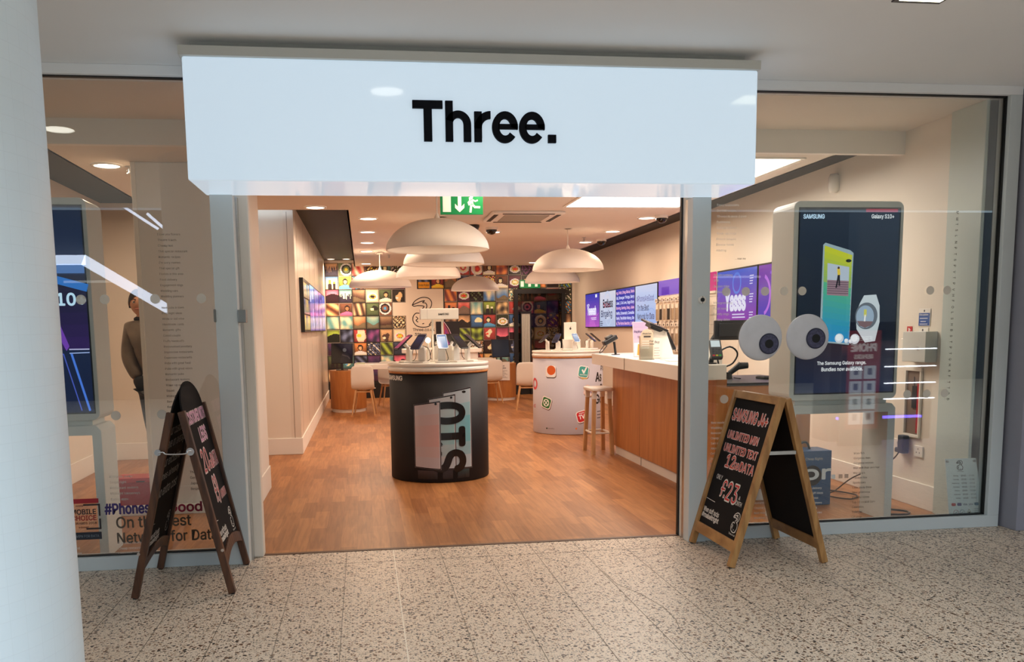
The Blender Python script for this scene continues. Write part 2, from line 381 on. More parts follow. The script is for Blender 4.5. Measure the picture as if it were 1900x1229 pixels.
# shop ceiling with the recessed dark strips left and right
cb = MB(ceilm)
cb.box(-.14, 3.88, 6.80, YB, ZC, ZC+.06); cb.box(-2.28, -.14, 6.80, 10.2, ZC, ZC+.06); cb.box(-3.0, 5.0, YF+.1, 6.74, 3.04, 3.1)
cb.box(3.86, 3.88, 6.8, YB, ZC, ZS+.02); cb.box(-.14, -.12, 10.2, YB, ZC, ZS+.02); cb.box(-.78, -.12, 10.18, 10.2, ZC, ZS+.02); cb.box(-2.28, -2.26, 6.8, 10.64, ZC, ZS+.02)
struct(cb.build('ceiling'))
struct(MB(gril).box(-.80, -.13, 10.2, YB, ZS, ZS+.05).build('ceiling_grille_middle'))
struct(MB(gril).box(-3.0, -2.27, 6.8, 10.7, ZS, ZS+.05).build('ceiling_grille_left'))
struct(MB(gril).box(3.87, 4.9, 6.8, YB, ZS, ZS+.05).build('ceiling_grille_right'))
struct(MB(white).box(-2.95, 4.45, 6.74, 6.80, ZC-.002, 3.04).build('ceiling_bulkhead'))
# walls
struct(MB(wallgloss).box(LW-.12, LW, 10.64, YB, 0, 3.05).build('wall_left'))
struct(MB(wallm).box(LB-.1, LW-.12, 10.64, 10.76, 0, 3.05).build('wall_left_return'))
struct(MB(wallm).box(LB-.1, LB, 5.75, 10.64, 0, 3.05).build('wall_left_bay'))
wr = MB(wallm); wr.prism([(RW(5.75), 5.75), (RW(5.75)+.35, 5.75), (RW(YB)+.3, YB), (RW(YB), YB)], 0, 3.05)
struct(wr.build('wall_right'))
struct(MB(wallm).box(-1.0, 5.2, YB, YB+.12, 0, 3.05).build('wall_back'))
struct(MB(wallm).box(4.67, 4.80, YB-.05, YB, 0, 2.95).build('wall_back_pier', bevel=.004))
part = MB(white); part.prism([(-1.77, 7.40), (-.93, 7.40), (-.93, 8.38), (-1.03, 8.38), (-1.03, 7.50), (-1.77, 7.50)], 0, ZC)
struct(part.build('wall_partition', bevel=.006))
struct(MB(mat('pale_edge_strip', (240, 232, 220), .4)).box(-1.80, -1.765, 7.385, 7.51, 0, ZC-.002).build('trim_3', bevel=.003))
struct(MB(mat('grey_green_reveal', (196, 206, 200), .5)).box(4.395, 4.62, 5.75, 6.12, 0, 3.04).build('wall_window_reveal', bevel=.004))
# baseboards
bb = lambda n, *a: struct(MB(white).box(*a).build(n, bevel=.004))
bb('baseboard_left', LW, LW+.014, 10.64, YB, 0, .2)
bb('baseboard_left_return', LB, LW+.014, 10.626, 10.64, 0, .2)
bb('baseboard_left_bay', LB, LB+.014, 5.8, 10.63, 0, .2)
bb('baseboard_partition', -.93, -.918, 7.40, 8.38, 0, .22)
bb('baseboard_partition_front', -1.77, -.918, 7.388, 7.40, 0, .22)
b = MB(white); b.prism([(RW(5.8)-.014, 5.8), (RW(5.8), 5.8), (RW(YB), YB), (RW(YB)-.014, YB)], 0, .2); struct(b.build('baseboard_right', bevel=.004))
struct(MB(blackm).box(-.78, 4.67, YB-.02, YB, 0, .33).build('baseboard_back'))
seam = MB(mat('panel_seam', (150, 136, 120), .7))
for y in (11.05, 12.3, 13.6, 15.0, 16.4): seam.box(LW-.001, LW+.001, y, y+.006, .2, 2.98)
for x in (-.86,): seam.box(x, x+.006, 10.638, 10.641, .2, 2.9)
for y in (8.6, 10.0): seam.prism([(RW(y)-.001, y), (RW(y)+.001, y), (RW(y)+.001, y+.006), (RW(y)-.001, y+.006)], .2, 1.4)
struct(seam.build('trim_4'))
# shopfront frames and glass
def window(name, x0, x1, ztop):
    fr = MB(framew)
    fr.box(x0-.09, x1+.09, 5.62, 5.74, 0, .085); fr.box(x0-.09, x1+.09, 5.62, 5.74, 3.04, ZM, mallceil)
    fr.box(x0-.09, x0, 5.62, 5.74, .085, 3.04); fr.box(x1, x1+.09, 5.62, 5.74, .085, 3.04)
    w_ = struct(fr.build(name, bevel=.003))
    g = MB(blackm); t = .008
    g.box(x0, x1, 5.655, 5.69, .085, .085+t); g.box(x0, x1, 5.655, 5.69, 3.04-t, 3.04); g.box(x0, x0+t, 5.655, 5.69, .085, 3.04); g.box(x1-t, x1, 5.655, 5.69, .085, 3.04)
    g.build('gasket', w_)
    MB(glass).box(x0+t, x1-t, 5.668, 5.68, .085+t, 3.04-t).build('glass_pane', w_)
    return w_
win1 = window('window_1', -3.6, -.91, 3.04)
win2 = window('window_2', 2.32, 4.475, 3.04)
def post(name, x0, x1, s):
    m_ = MB(framew); m_.box(x0, x1, 5.60, 5.70, 0, 2.34)
    struct(m_.build(name, bevel=.004))
post('trim_5', -.91, -.772, 1); post('trim_6', 2.192, 2.32, -1)
struct(MB(metal).box(-.80, -.76, 5.70, 5.76, 0, 2.34).build('trim_7')); struct(MB(wallm).box(-.86, -.70, 5.76, 5.86, 0, 2.5).build('trim_8', bevel=.01))
struct(MB(metal).box(2.20, 2.235, 5.70, 5.76, 0, 2.34).build('trim_9')); struct(MB(wallm).box(2.20, 2.33, 5.76, 5.80, 0, 2.5).build('trim_10', bevel=.005))
g = MB(blackm); g.box(2.188, 2.20, 5.80, 5.83, 0, 2.5); g.box(2.20, 2.33, 5.80, 5.84, 0, 2.5, framew); struct(g.build('trim_11'))
struct(MB(white).box(-.91, 2.33, 5.66, 5.86, 2.5, ZM-.02).build('wall_front'))
lk = mat('steel_lock', (150, 152, 150), .4, 1)
tag(MB(lk).box(-.772, -.722, 5.585, 5.66, 1.555, 1.635).build('door_lock', bevel=.004), 'grey steel lock keep on the inner edge of left door post', 'lock')
tag(MB(mat('grey_lock_cap', (120, 120, 116), .5)).box(-.918, -.905, 5.585, 5.66, 1.56, 1.64).build('lock_cover', bevel=.004), 'small dark grey cover plate on the outer edge of left door post', 'lock')
sn = MB(whitegl); sn.cyl((2.262, 5.60, 1.665), (2.262, 5.585, 1.665), .026, n=20)
sno = sn.build('door_sensor'); tag(sno, 'small round white door sensor with black eye on right post', 'sensor')
s2 = MB(blackm); s2.cyl((2.262, 5.585, 1.665), (2.262, 5.581, 1.665), .014, n=16)
for dz in (-.02, .02): s2.cyl((2.262, 5.585, 1.665+dz), (2.262, 5.582, 1.665+dz), .003, n=8)
s2.build('lens', sno)
# mosaic pillar
pm = MB(mos); cx, cy, r = -1.375, 2.76, .45; n = 96
me_v = [(cx+r*math.cos(2*PI*i/n), cy+r*math.sin(2*PI*i/n), z) for z in (0, ZM) for i in range(n)]
pm.smooth = True; pm.add(me_v, [(i, (i+1) % n, n+(i+1) % n, n+i) for i in range(n)])
po = struct(pm.build('mall_pillar')); uv = po.data.uv_layers.new(name='UVMap')
for i, p in enumerate(po.data.polygons):
    u0 = 2*PI*r*i/n; u1 = 2*PI*r*(i+1)/n
    for k, (a, b_) in enumerate(((u0, 0), (u1, 0), (u1, ZM), (u0, ZM))): uv.data[p.loop_start+k].uv = (a, b_)
struct(MB(mat('grey_metal_cladding', (150, 149, 160), .38, .08, noise=.04, scale=3)).box(4.585, 5.6, 5.47, 5.75, 0, ZM-.01).build('wall_end_pillar', bevel=.004))
struct(MB(framew).box(-8, -3.69, 5.62, 5.8, 0, ZM).build('wall_neighbour_left')); struct(MB(framew).box(5.6, 12, 5.62, 5.8, 0, ZM).build('wall_neighbour_right'))
# opposite side of the mall: only ever seen mirrored in the glass
opp = MB(mat('opposite_shop_dark', (70, 66, 62), .6)); opp.box(-14, 12, -9.2, -9, 0, 4.2); opp.box(12, 30, -9.2, -9, 0, 4.2, mat('opposite_shop_grey', (104, 108, 112), .6))
opo = struct(opp.build('wall_opposite'))
od = MB(mat('opposite_shop_glow', (255, 250, 240), .5, emit=.5))
for x in (-6.5, -3.5, -.5, 2.5, 5.5, 8.5): od.box(x, x+1.2, -9.0, -8.95, 2.62, 2.67)
od.build('shop_lights', opo)
el = thing('escalator_light', 'white illuminated escalator handrail mirrored across the left window', 'light', (-4.3, -3.9, 2.0))
a = MB(mat('handrail_glow', (220, 232, 255), .4, emit=5)); M = frame((0, -3.95, 0), (1, 0, 0), (0, 0, 1))
a.prism([(-5.6, 2.64), (-5.6, 2.80), (-4.53, 2.80), (-4.53, 2.64)], 0, .05, M=M); a.prism([(-4.60, 2.64), (-4.53, 2.80), (-3.07, 1.86), (-3.12, 1.72)], 0, .05, M=M)
a.prism([(-4.09, 3.71), (-4.06, 3.74), (-3.33, 3.24), (-3.36, 3.21)], 0, .04, M=M); a.prism([(-3.52, 3.46), (-3.49, 3.49), (-2.73, 2.78), (-2.76, 2.75)], 0, .04, M=M); a.build('glow_strip', el)
cbn = thing('lit_cabinet', 'neighbour shelving with light strips mirrored in right window', 'shelf', (6.5, 1.2, 0))
a = MB(mat('cabinet_dark', (48, 44, 48), .5)); a.box(5.8, 7.2, .8, 1.2, 0, 1.5); a.build('carcass', cbn)
a = MB(mat('shelf_glow', (240, 244, 255), .4, emit=9))
for z in (1.15, .93, .72, .52): a.box(6.46, 7.22, 1.2, 1.23, z, z+.012)
a.build('shelf_lights', cbn); a = MB(mat('purple_glow', (110, 90, 255), .4, emit=9)); a.box(5.9, 7.05, 1.2, 1.23, .28, .31); a.build('purple_light', cbn)
bp = thing('poster_stand', 'red and white phone repair poster stand mirrored in right window', 'poster', (6.0, 1.6, 0))
a = MB(darkm); a.box(5.72, 6.28, 1.56, 1.60, .0, 1.42); a.build('frame', bp); a = MB(vcol('glow_added_poster', .3, 1.1)); a.M = frame((6.215, 1.601, 0), (-1, 0, 0), (0, 0, 1))  # poster is no lamp: glow added to its print so the mirrored view shows
a.rect(0, .2, .43, 1.40, 0, col=(150, 44, 36)); a.text('FREE', .12, 1.28, .2, .05, .001, .03, col=(250, 220, 210)); a.text('PHONE', .06, 1.15, .32, .09, .001, .05, col=(255, 240, 236)); a.text('REPAIRS', .1, 1.06, .24, .05, .001, .04, col=(250, 230, 220))
for i in range(2):
    for j in range(4): a.rect(.05+i*.18, .26+j*.185, .21+i*.18, .42+j*.185, .001, col=(230, 232, 240)); a.rect(.10+i*.18, .31+j*.185, .16+i*.18, .39+j*.185, .002, col=(120, 120, 140))
a.build('print', bp)

# ------------------------------------------------------------------ the lit fascia sign
sg = thing('shop_sign', 'large white lightbox sign lettered Three above the shop entrance', 'sign', (.72, 5.37, 2.338))
MB(mat('lightbox_acrylic', (196, 214, 228), .06, emit=.62, ecol=(205, 224, 240))).box(-.936, 2.384, 5.087, 5.64, 2.338, 3.0).build('lightbox', sg, bevel=.012, seg=3)
MB(mat('sign_top_trim', (200, 200, 194), .5)).box(-.95, 2.39, 5.06, 5.655, 2.998, 3.05).build('top_trim', sg, bevel=.003)
MB(mat('sign_top_trim', (200, 200, 194), .5)).box(-.90, 2.33, 5.16, 5.655, 3.05, ZM).build('mounting_frame', sg)
# heavy grotesque letters drawn as outlines, x-height .16
lt = MB(mat('sign_letter_black', (16, 18, 26), .8, spec=.15))
Mf = frame((.317, 5.087, 2.562), (1, 0, 0), (0, 0, 1))
def arcp(cx, cy, rx, ry, a0, a1, n=20): return [(cx+rx*math.cos(math.radians(a0+(a1-a0)*i/n)), cy+ry*math.sin(math.radians(a0+(a1-a0)*i/n))) for i in range(n+1)]
def strip(inner, outer, D=.022):
    n = len(inner)
    for i in range(n-1):
        q = [outer[i], outer[i+1], inner[i+1], inner[i]]
        if sum(q[k][0]*q[(k+1) % 4][1]-q[(k+1) % 4][0]*q[k][1] for k in range(4)) < 0: q = q[::-1]
        lt.prism(q, 0, D, M=Mf)
def bx2(x0, y0, x1, y1): lt.prism([(x0, y0), (x1, y0), (x1, y1), (x0, y1)], 0, .022, M=Mf)
H_ = .224; xh = .168; st = .043
bx2(0, H_-.043, .172, H_); bx2(.063, 0, .110, H_-.043)                             # T
bx2(.187, 0, .187+st, H_)                                                           # h
strip(arcp(.260, .094, .031, .038, 0, 160), arcp(.260, .094, .074, .077, 0, 160)); bx2(.291, 0, .334, .096)
bx2(.353, 0, .353+st, xh)                                                           # r
strip(arcp(.447, .074, .052, .055, 90, 180), arcp(.447, .074, .094, .097, 90, 180)); bx2(.353+st-.001, .02, .353+st+.0005, .1)
for x in (.455, .613):                                                              # e e
    strip(arcp(x+.076, .0835, .034, .047, 0, 322, 40), arcp(x+.076, .0835, .075, .088, -8, 322, 40)); bx2(x+.036, .073, x+.1505, .101)
bx2(.784, 0, .831, .045)                                                            # full stop
lt.build('lettering', sg)

# ------------------------------------------------------------------ ceiling fittings
disc_m = mat('downlight_diffuser', (255, 244, 226), .4, emit=6, ecol=(255, 246, 232))
dl0 = None
DL = [(.11, 10.92), (.11, 12.39), (.11, 13.9), (.11, 15.41), (.11, 18.3), (1.88, 12.4), (3.62, 10.81), (3.62, 12.33), (3.62, 13.88), (3.62, 18.2), (-.48, 9.95), (-2.02, 7.55), (-1.86, 9.3), (1.1, 7.3), (1.88, 15.4)]
for i, (x, y) in enumerate(DL):
    nm = ['nearest of the downlight row beside the black grille', 'second of the row running back beside black grille', 'third of the row running back beside black grille', 'fourth of the row running back beside black grille', 'last of the row, close to the picture wall', 'beside the dome camera past the air unit', 'closest to right wall, beside the near camera', 'second along the right wall ceiling edge', 'third along the right wall ceiling edge', 'furthest on the right, near the picture wall', 'in front of the black ceiling grille edge', 'over left window bay beside the person', 'half hidden behind the white left partition', 'behind the lit sign over the entrance', 'in the ceiling middle behind the stacked lamps'][i]
    lab = 'round white downlight '+nm
    if dl0 is None:
        t = thing('ceiling_downlight', lab, 'light', (x, y, ZC), 'recessed round downlights'); dl0 = t
        MB(whitegl).lathe([(.125, ZC-.001), (.122, ZC-.010), (.10, ZC-.012), (.098, ZC-.002)], x, y, 32).build('trim_ring', t)
        MB(disc_m).cyl((x, y, ZC-.001), (x, y, ZC-.008), .099, n=32).build('diffuser', t)
    else:
        t = copy_tree(dl0); t.location = (x, y, ZC); t['label'] = lab
    area('downlight_lamp', (0, 0, -.03), .18, (6 if i == 10 else 10) if i in (10, 11, 13) else 18, WARM, shape='DISK', parent=t, spread=2.0 if i == 10 else PI)
for x in (-.62, -.30):
    t = copy_tree(dl0); t.location = (x, 18.7, ZS); t['label'] = 'small round spot in black grille above first %s picture column' % ('left' if x < -.5 else 'inner')
    for ch in t.children: ch.scale = (.7, .7, 1)
    area('downlight_lamp', (0, 0, -.04), .12, 14, WARM, shape='DISK', parent=t, spread=2.4)
pan = thing('ceiling_light_panel', 'large rectangular bright white light panel in the shop ceiling', 'light', (2.99, 8.4, ZC))
MB(mat('panel_light', (255, 252, 246), .4, emit=5, ecol=(255, 252, 246))).box(2.33, 3.65, 6.95, 9.8, ZC-.006, ZC-.001).build('diffuser', pan)
fr = MB(whitegl)
for a in ((2.30, 2.33, 6.92, 9.83), (3.65, 3.68, 6.92, 9.83), (2.33, 3.65, 6.92, 6.95), (2.33, 3.65, 9.8, 9.83)): fr.box(*a, ZC-.012, ZC-.001)
fr.build('frame', pan); area('panel_lamp', (0, 0, -.05), 1.3, 60, (1, .82, .66), sy=2.8, parent=pan)
mu = thing('mall_ceiling_light', 'square recessed light in mall ceiling at top right edge', 'light', (2.9, 4.05, ZM))
MB(mat('mall_lamp', (255, 250, 215), .4, emit=5)).box(2.70, 2.92, 3.98, 4.20, ZM-.012, ZM-.004).build('diffuser', mu)
MB(darkm).box(2.68, 2.94, 3.95, 4.235, ZM-.008, ZM-.001).build('frame', mu)
for nm, x, y in (('round recessed mall ceiling light mirrored in the sign, left of lettering', .21, 4.11), ('round recessed mall ceiling light mirrored at top of left window', -2.31, 3.99)):
    t = thing('mall_downlight', nm, 'light', (x, y, ZM)); MB(mat('mall_disc', (255, 250, 235), .4, emit=6)).cyl((x, y, ZM-.001), (x, y, ZM-.012), .11, n=28).build('diffuser', t)
    MB(white).lathe([(.14, ZM-.001), (.135, ZM-.01), (.11, ZM-.01)], x, y, 28).build('trim_ring', t)
# air conditioning cassette
ac = thing('air_conditioner', 'square white ceiling air conditioning cassette with dark slots', 'air conditioner', (1.99, 10.65, ZC))
MB(white).prism(rrect(1.55, 10.2, 2.43, 11.1, .06), ZC-.03, ZC-.0005).build('casing', ac, bevel=.008)
sl = MB(blackm)
for a in ((1.68, 2.30, 10.235, 10.285), (1.68, 2.30, 11.015, 11.065), (1.585, 1.635, 10.33, 10.97), (2.345, 2.395, 10.33, 10.97)): sl.box(*a, ZC-.0345, ZC-.029)
sl.build('air_slots', ac)
gr = MB(mat('ac_grille', (190, 176, 160), .6)); gr.box(1.72, 2.26, 10.36, 10.94, ZC-.036, ZC-.03)
for i in range(18): gr.box(1.72, 2.26, 10.37+i*.032, 10.378+i*.032, ZC-.040, ZC-.036)
gr.build('intake_grille', ac)
for i, (x, y, nm) in enumerate(((1.78, 11.87, 'black dome camera on ceiling beyond the air conditioner'), (3.74, 10.6, 'black dome camera nearest on the right ceiling edge'), (3.77, 13.46, 'black dome camera further back on right ceiling edge'), (1.50, 11.6, 'small black dome camera left of the one by the air conditioner'))):
    t = thing('dome_camera', nm, 'camera', (x, y, ZC), 'ceiling dome cameras'); R_ = .075 if i else .08
    MB(white if i < 3 else darkm).cyl((x, y, ZC-.0005), (x, y, ZC-.035), R_*1.05, n=24).build('base', t)
    MB(mat('smoked_dome', (14, 14, 16), .08)).lathe([(R_*.95*math.cos(a), ZC-.035-R_*.8*math.sin(a)) for a in [PI/2*k/8 for k in range(9)]], x, y, 24).build('dome', t)
for i, (x, y, nm) in enumerate(((.93, 9.9, 'sprinkler head between the air unit and grille'), (.72, 12.3, 'sprinkler head over the middle of the shop'), (.52, 16.2, 'furthest sprinkler head towards the picture wall'), (-1.86, 7.6, 'sprinkler head above left window bay'), (3.64, 8.15, 'sprinkler head beside bright light panel on right'), (3.42, 13.2, 'sprinkler head among right hand downlights'))):
    t = MB(metal); t.cyl((x, y, ZC-.0005), (x, y, ZC-.006), .032, n=16); t.cyl((x, y, ZC), (x, y, ZC-.05), .007, n=8)
    for s_ in (-1, 1): t.tube([(x, y, ZC-.02), (x+s_*.018, y, ZC-.035), (x, y, ZC-.056)], .003, 6)
    t.cyl((x, y, ZC-.056), (x, y, ZC-.059), .022, n=12)
    tag(t.build('sprinkler_head'), 'small metal '+nm, 'sprinkler', 'ceiling sprinkler heads')
# pendant domes
bulb = mat('bulb_glow', (255, 225, 180), .4, emit=9)
PL = [(.745, 8.5, 2.255, .5, 'largest white dome lamp hanging over the black counter drum'), (1.02, 10.8, 2.285, .5, 'second white dome lamp, stacked just behind the largest one'), (1.03, 13.5, 2.28, .5, 'third white dome lamp, lowest of the stacked three in view'), (.335, 15.65, 2.245, .555, 'white dome lamp on the left, before the picture wall'), (2.34, 18.0, 2.27, .5, 'smallest looking white dome lamp before rear picture wall'), (2.89, 12.05, 2.285, .5, 'white dome lamp over the white round display drum'), (3.45, 15.6, 2.30, .5, 'white dome lamp lit bright on top, behind right lamp')]
d0 = None
for i, (x, y, z, R_, nm) in enumerate(PL):
    if d0 is None:
        t = thing('pendant_lamp', nm, 'lamp', (x, y, z), 'white dome pendant lamps'); d0 = t
        hh = .30; pr = [(R_*math.cos(a), z+hh*math.sin(a)) for a in [PI/2*.97*k/16 for k in range(17)]]
        pi_ = [(max(q[0]-.012, .0), q[1]-.012) for q in pr][::-1]; pi_[-1] = (R_-.012, z)
        MB(shade).lathe(pr+pi_+[pr[0]], x, y, 56).build('lamp_shade', t)
        c_ = MB(whitegl); c_.cyl((x, y, z+hh-.01), (x, y, z+hh+.05), .035, .012, 16); c_.cyl((x, y, z+hh+.04), (x, y, ZC-.02), .006, n=8); c_.cyl((x, y, ZC-.03), (x, y, ZC-.0005), .05, n=20)
        c_.build('cord', t)
        b_ = MB(bulb); b_.lathe([(.04*math.sin(a), z+.17-.05*math.cos(a)) for a in [PI*k/8 for k in range(9)]], x, y, 16); b_.build('bulb', t)
        MB(darkm).cyl((x, y, z+.21), (x, y, z+.285), .028, n=16).build('lamp_holder', t)
    else:
        t = copy_tree(d0); t.location = (x, y, z); t['label'] = nm; k_ = R_/.5; t.scale = (k_, k_, 1)
        for ch in t.children:
            if ch.name.startswith('cord'): ch.scale = (1, 1, 1)
    area('pendant_bulb_light', (0, 0, .09), .3, 7, WARM, shape='DISK', parent=t)
# hanging exit sign
ex = thing('exit_sign', 'green hanging exit sign with arrow and running figure', 'sign', (.87, 7.5, 2.467))
gm = mat('exit_green', (0, 120, 66), .4, emit=.18, ecol=(0, 140, 76)); wm = mat('exit_white', (220, 235, 220), .4, emit=.3)
MB(gm).box(.688, 1.055, 7.5, 7.53, 2.467, 2.64).build('panel', ex, bevel=.002)
e = MB(wm); e.M = frame((.688, 7.499, 2.467), (1, 0, 0), (0, 0, 1))
e.rect(.02, .02, .09, .155, .001); e.poly([(.15, .155), (.15, .065), (.125, .09), (.125, .055), (.165, .018), (.205, .055), (.205, .09), (.18, .065), (.18, .155)], .001)
e.disc(.268, .15, .014, .001)
for p, wd in (([(.262, .132), (.268, .085)], .032), ([(.262, .122), (.24, .10), (.246, .08)], .012), ([(.268, .128), (.30, .11), (.318, .118)], .012), ([(.265, .085), (.262, .055), (.258, .022)], .018), ([(.27, .088), (.296, .062), (.335, .060)], .018)): e.stroke(p, wd, .0012)
e.build('pictogram', ex); c_ = MB(metal)
for x in (.72, 1.02): c_.cyl((x, 7.515, 2.64), (x, 7.515, ZC), .004, n=6)
c_.build('hanger', ex)

# ------------------------------------------------------------------ picture wall: printed squares, each drawn as a tiny 14 x 14 image
TS = .286; X0 = -.80; ZT = 2.935
NP = 20
def clampc(c): return tuple(max(0, min(255, v)) for v in c)
def art(kind, rnd):
    pal = [((214, 140, 80), (110, 60, 60)), ((70, 110, 160), (226, 204, 160)), ((40, 36, 60), (130, 70, 120)), ((226, 190, 130), (80, 44, 34)), ((90, 140, 140), (220, 204, 170)), ((170, 70, 66), (236, 196, 170)), ((50, 44, 40), (190, 164, 120)), ((150, 170, 70), (44, 50, 34)), ((210, 110, 130), (80, 30, 50)), ((26, 28, 40), (100, 110, 140)), ((140, 96, 66), (232, 206, 160)), ((96, 110, 76), (36, 34, 30)), ((60, 40, 34), (206, 176, 136)), ((196, 160, 120), (70, 50, 44)), ((120, 80, 60), (30, 24, 26))]
    a, b_ = rnd.choice(pal); c3 = rnd.choice([(246, 230, 196), (30, 22, 24), (200, 70, 56), (230, 180, 60), (80, 140, 180), (200, 100, 140), (240, 232, 214), (232, 210, 170)])
    g = []
    if kind == 0:                                                   # landscape
        hz = rnd.uniform(.3, .6)
        for j in range(NP):
            for i in range(NP):
                x, y = i/NP, j/NP; h = hz+.12*math.sin(x*rnd_f[0]*6+rnd_f[1]*6)
                c = tuple(a[k]*(1-(y-h))+b_[k]*(y-h) for k in range(3)) if y > h else tuple(v*.45 for v in b_)
                g.append(c)
    elif kind == 1:                                                 # blob on ground
        cx, cy, rr = rnd.uniform(.35, .65), rnd.uniform(.35, .6), rnd.uniform(.2, .36)
        for j in range(NP):
            for i in range(NP):
                x, y = i/NP, j/NP; d = math.hypot(x-cx, (y-cy)*rnd_f[2]*1.6+.0)+.06*math.sin(9*x+7*y)
                d2 = math.hypot(x-cx+.16, (y-cy)*1.3+.1); g.append(c3 if d2 < rr*.5 else (b_ if d < rr else tuple(a[k]*(.7+.3*y) for k in range(3))))
    elif kind == 2:                                                 # diagonal streaks
        for j in range(NP):
            for i in range(NP):
                t = (math.sin((i*rnd_f[0]+j*rnd_f[1])*.55+rnd_f[2]*6)+1)/2; g.append(tuple(a[k]*t+b_[k]*(1-t) for k in range(3)))
    elif kind == 3:                                                 # crowd of shapes
        ph = [rnd.uniform(0, 6) for _ in range(6)]; fr_ = [rnd.uniform(8, 22) for _ in range(6)]
        for j in range(NP):
            for i in range(NP):
                x, y = i/NP, j/NP; v = math.sin(fr_[0]*x+ph[0])*math.sin(fr_[1]*y+ph[1])+math.sin(fr_[2]*(x+y)+ph[2])*.8+math.sin(fr_[3]*(x-y)+ph[3])*.7
                g.append(a if v > .8 else (b_ if v > .1 else ((34, 26, 24) if v > -.8 else c3)))
    elif kind == 4:                                                 # rings
        cx, cy = rnd.uniform(.4, .6), rnd.uniform(.4, .6)
        for j in range(NP):
            for i in range(NP):
                d = math.hypot(i/NP-cx, j/NP-cy); g.append([c3, a, b_, (250, 240, 220), a][min(4, int(d*8))])
    elif kind == 5:                                                 # two figures against a backdrop
        for j in range(NP):
            for i in range(NP):
                x, y = i/NP, j/NP; f = (abs(x-.34) < .10+.05*(y < .4) and y < .72) or (abs(x-.68) < .09 and y < .6)
                g.append((34, 26, 28) if f and y < .45 else (c3 if f else tuple(a[k]*y+b_[k]*(1-y) for k in range(3))))
    elif kind == 6:                                                 # food on a plate
        for j in range(NP):
            for i in range(NP):
                d = math.hypot(i/NP-.5, (j/NP-.42)*1.5); g.append(c3 if d < .18 else (rnd.choice([(236, 190, 120), (190, 90, 50), (110, 150, 60)]) if d < .3 else ((240, 230, 214) if d < .44 else b_)))
    elif kind == 8:                                                 # portrait
        sk = rnd.choice([(214, 160, 120), (236, 196, 160), (150, 100, 70)]); dx = rnd.uniform(-.15, .15)
        for j in range(NP):
            for i in range(NP):
                x, y = i/NP-.5-dx, j/NP; hd_ = math.hypot(x*1.2, y-.58)
                g.append(sk if math.hypot(x*1.3, y-.55) < .17 and y < .66 else ((34, 26, 24) if hd_ < .26 else (c3 if y < .36-abs(x)*.35 else tuple(a[k]*(.4+y*.6) for k in range(3)))))
    elif kind == 9:                                                 # bands of light through trees or water
        p0, p1_ = rnd.uniform(0, 6), rnd.uniform(3, 9)
        for j in range(NP):
            for i in range(NP):
                x, y = i/NP, j/NP; t = max(0, min(1, .5+.35*math.sin(p1_*y+2*math.sin(3*x+p0))+.25*math.sin(11*x+p0))); g.append(tuple(a[k]*t+b_[k]*(1-t) for k in range(3)))
    else:                                                           # skyline
        hs = [rnd.uniform(.2, .75) for _ in range(NP)]
        for j in range(NP):
            for i in range(NP): g.append((40, 34, 50) if j/NP < hs[i] else tuple(a[k]*(j/NP)+b_[k]*(1-j/NP) for k in range(3)))
    out = []
    for q, c in enumerate(g):
        j, i = divmod(q, NP); e_ = min(i, j, NP-1-i, NP-1-j); v_ = (.72, .88, .96)[e_] if e_ < 3 else 1.0; m_ = sum(c)/3; n_ = rnd.uniform(-6, 6)
        out.append(tuple((m_+(v-m_)*1.05)*v_*1.28+n_ for v in c))
    return out
pw = MB(prt); Mw = frame((X0, YB-.004, ZT), (1, 0, 0), (0, 0, 1))
pw.rect(.02, -2.62, 5.48, .0, 0, M=Mw, col=(30, 24, 24))
rnd = random.Random(21)
fixed = {(0, 0): 7, (1, 0): 4, (1, 2): 7, (3, 2): 6, (3, 3): 1, (2, 2): 0, (0, 3): 2, (10, 0): 4, (0, 5): 0, (5, 2): 1}
for r_ in range(9):
    for c_ in range(19):
        if (c_ in (6, 7, 8) and r_ >= 2) or (c_ == 6 and r_ == 1) or (c_ == 5 and r_ == 3): continue
        rnd_f = [rnd.random()+.2 for _ in range(3)]
        kind = fixed.get((c_, r_), rnd.choice([0, 0, 0, 1, 8, 2, 3, 3, 3, 8, 5, 6, 0, 1, 2, 9, 9, 4]))
        g = art(kind, rnd); x0, y0 = c_*TS+.012+.02, -(r_+1)*TS+.012; s_ = TS-.018
        if rnd.random() < .4: pw.rect(x0-.004, y0-.004, x0+s_+.004, y0+s_+.004, .0008, M=Mw, col=(226, 214, 196))
        px = s_/NP
        for j in range(NP):
            for i in range(NP): pw.rect(x0+i*px, y0+j*px, x0+(i+1)*px, y0+(j+1)*px, .0016, M=Mw, col=clampc(g[j*NP+i]))
pw.rect(6*TS+.03, -2.62, 9*TS+.0, -2*TS, .0012, M=Mw, col=(244, 232, 212)); pw.rect(6*TS+.03, -2*TS, 7*TS, -TS, .0012, M=Mw, col=(244, 232, 212)); pw.rect(5*TS+.03, -4*TS, 6*TS+.03, -3*TS, .0012, M=Mw, col=(244, 232, 212))
pw.rect(7*TS+.03, -2*TS+.02, 8*TS-.01, -2*TS+.15, .0022, M=Mw, col=(246, 176, 40)); pw.text('Grate Polish', 7*TS+.04, -2*TS+.06, .22, .05, .0026, .01, M=Mw, col=(80, 30, 20))
tag(pw.build('picture_wall_print'), 'rear wall covering printed with rows of small square snapshots', 'wall graphic')
lg = MB(mat('black_vinyl', (22, 20, 22), .5)); Ml = frame((1.09, YB-.008, 1.545), (1, 0, 0), (0, 0, 1))
logo(lg, 0, 0, .64, .018, 0, Ml)
Mt = frame((1.09, YB-.008, 1.45), (1, 0, 0), (0, 0, 1)); lg.text('Three.co.uk', 0, 0, .48, .062, .0, .012, M=Mt); lg.text('3Store', .04, -.10, .26, .06, 0, .02, M=Mt)
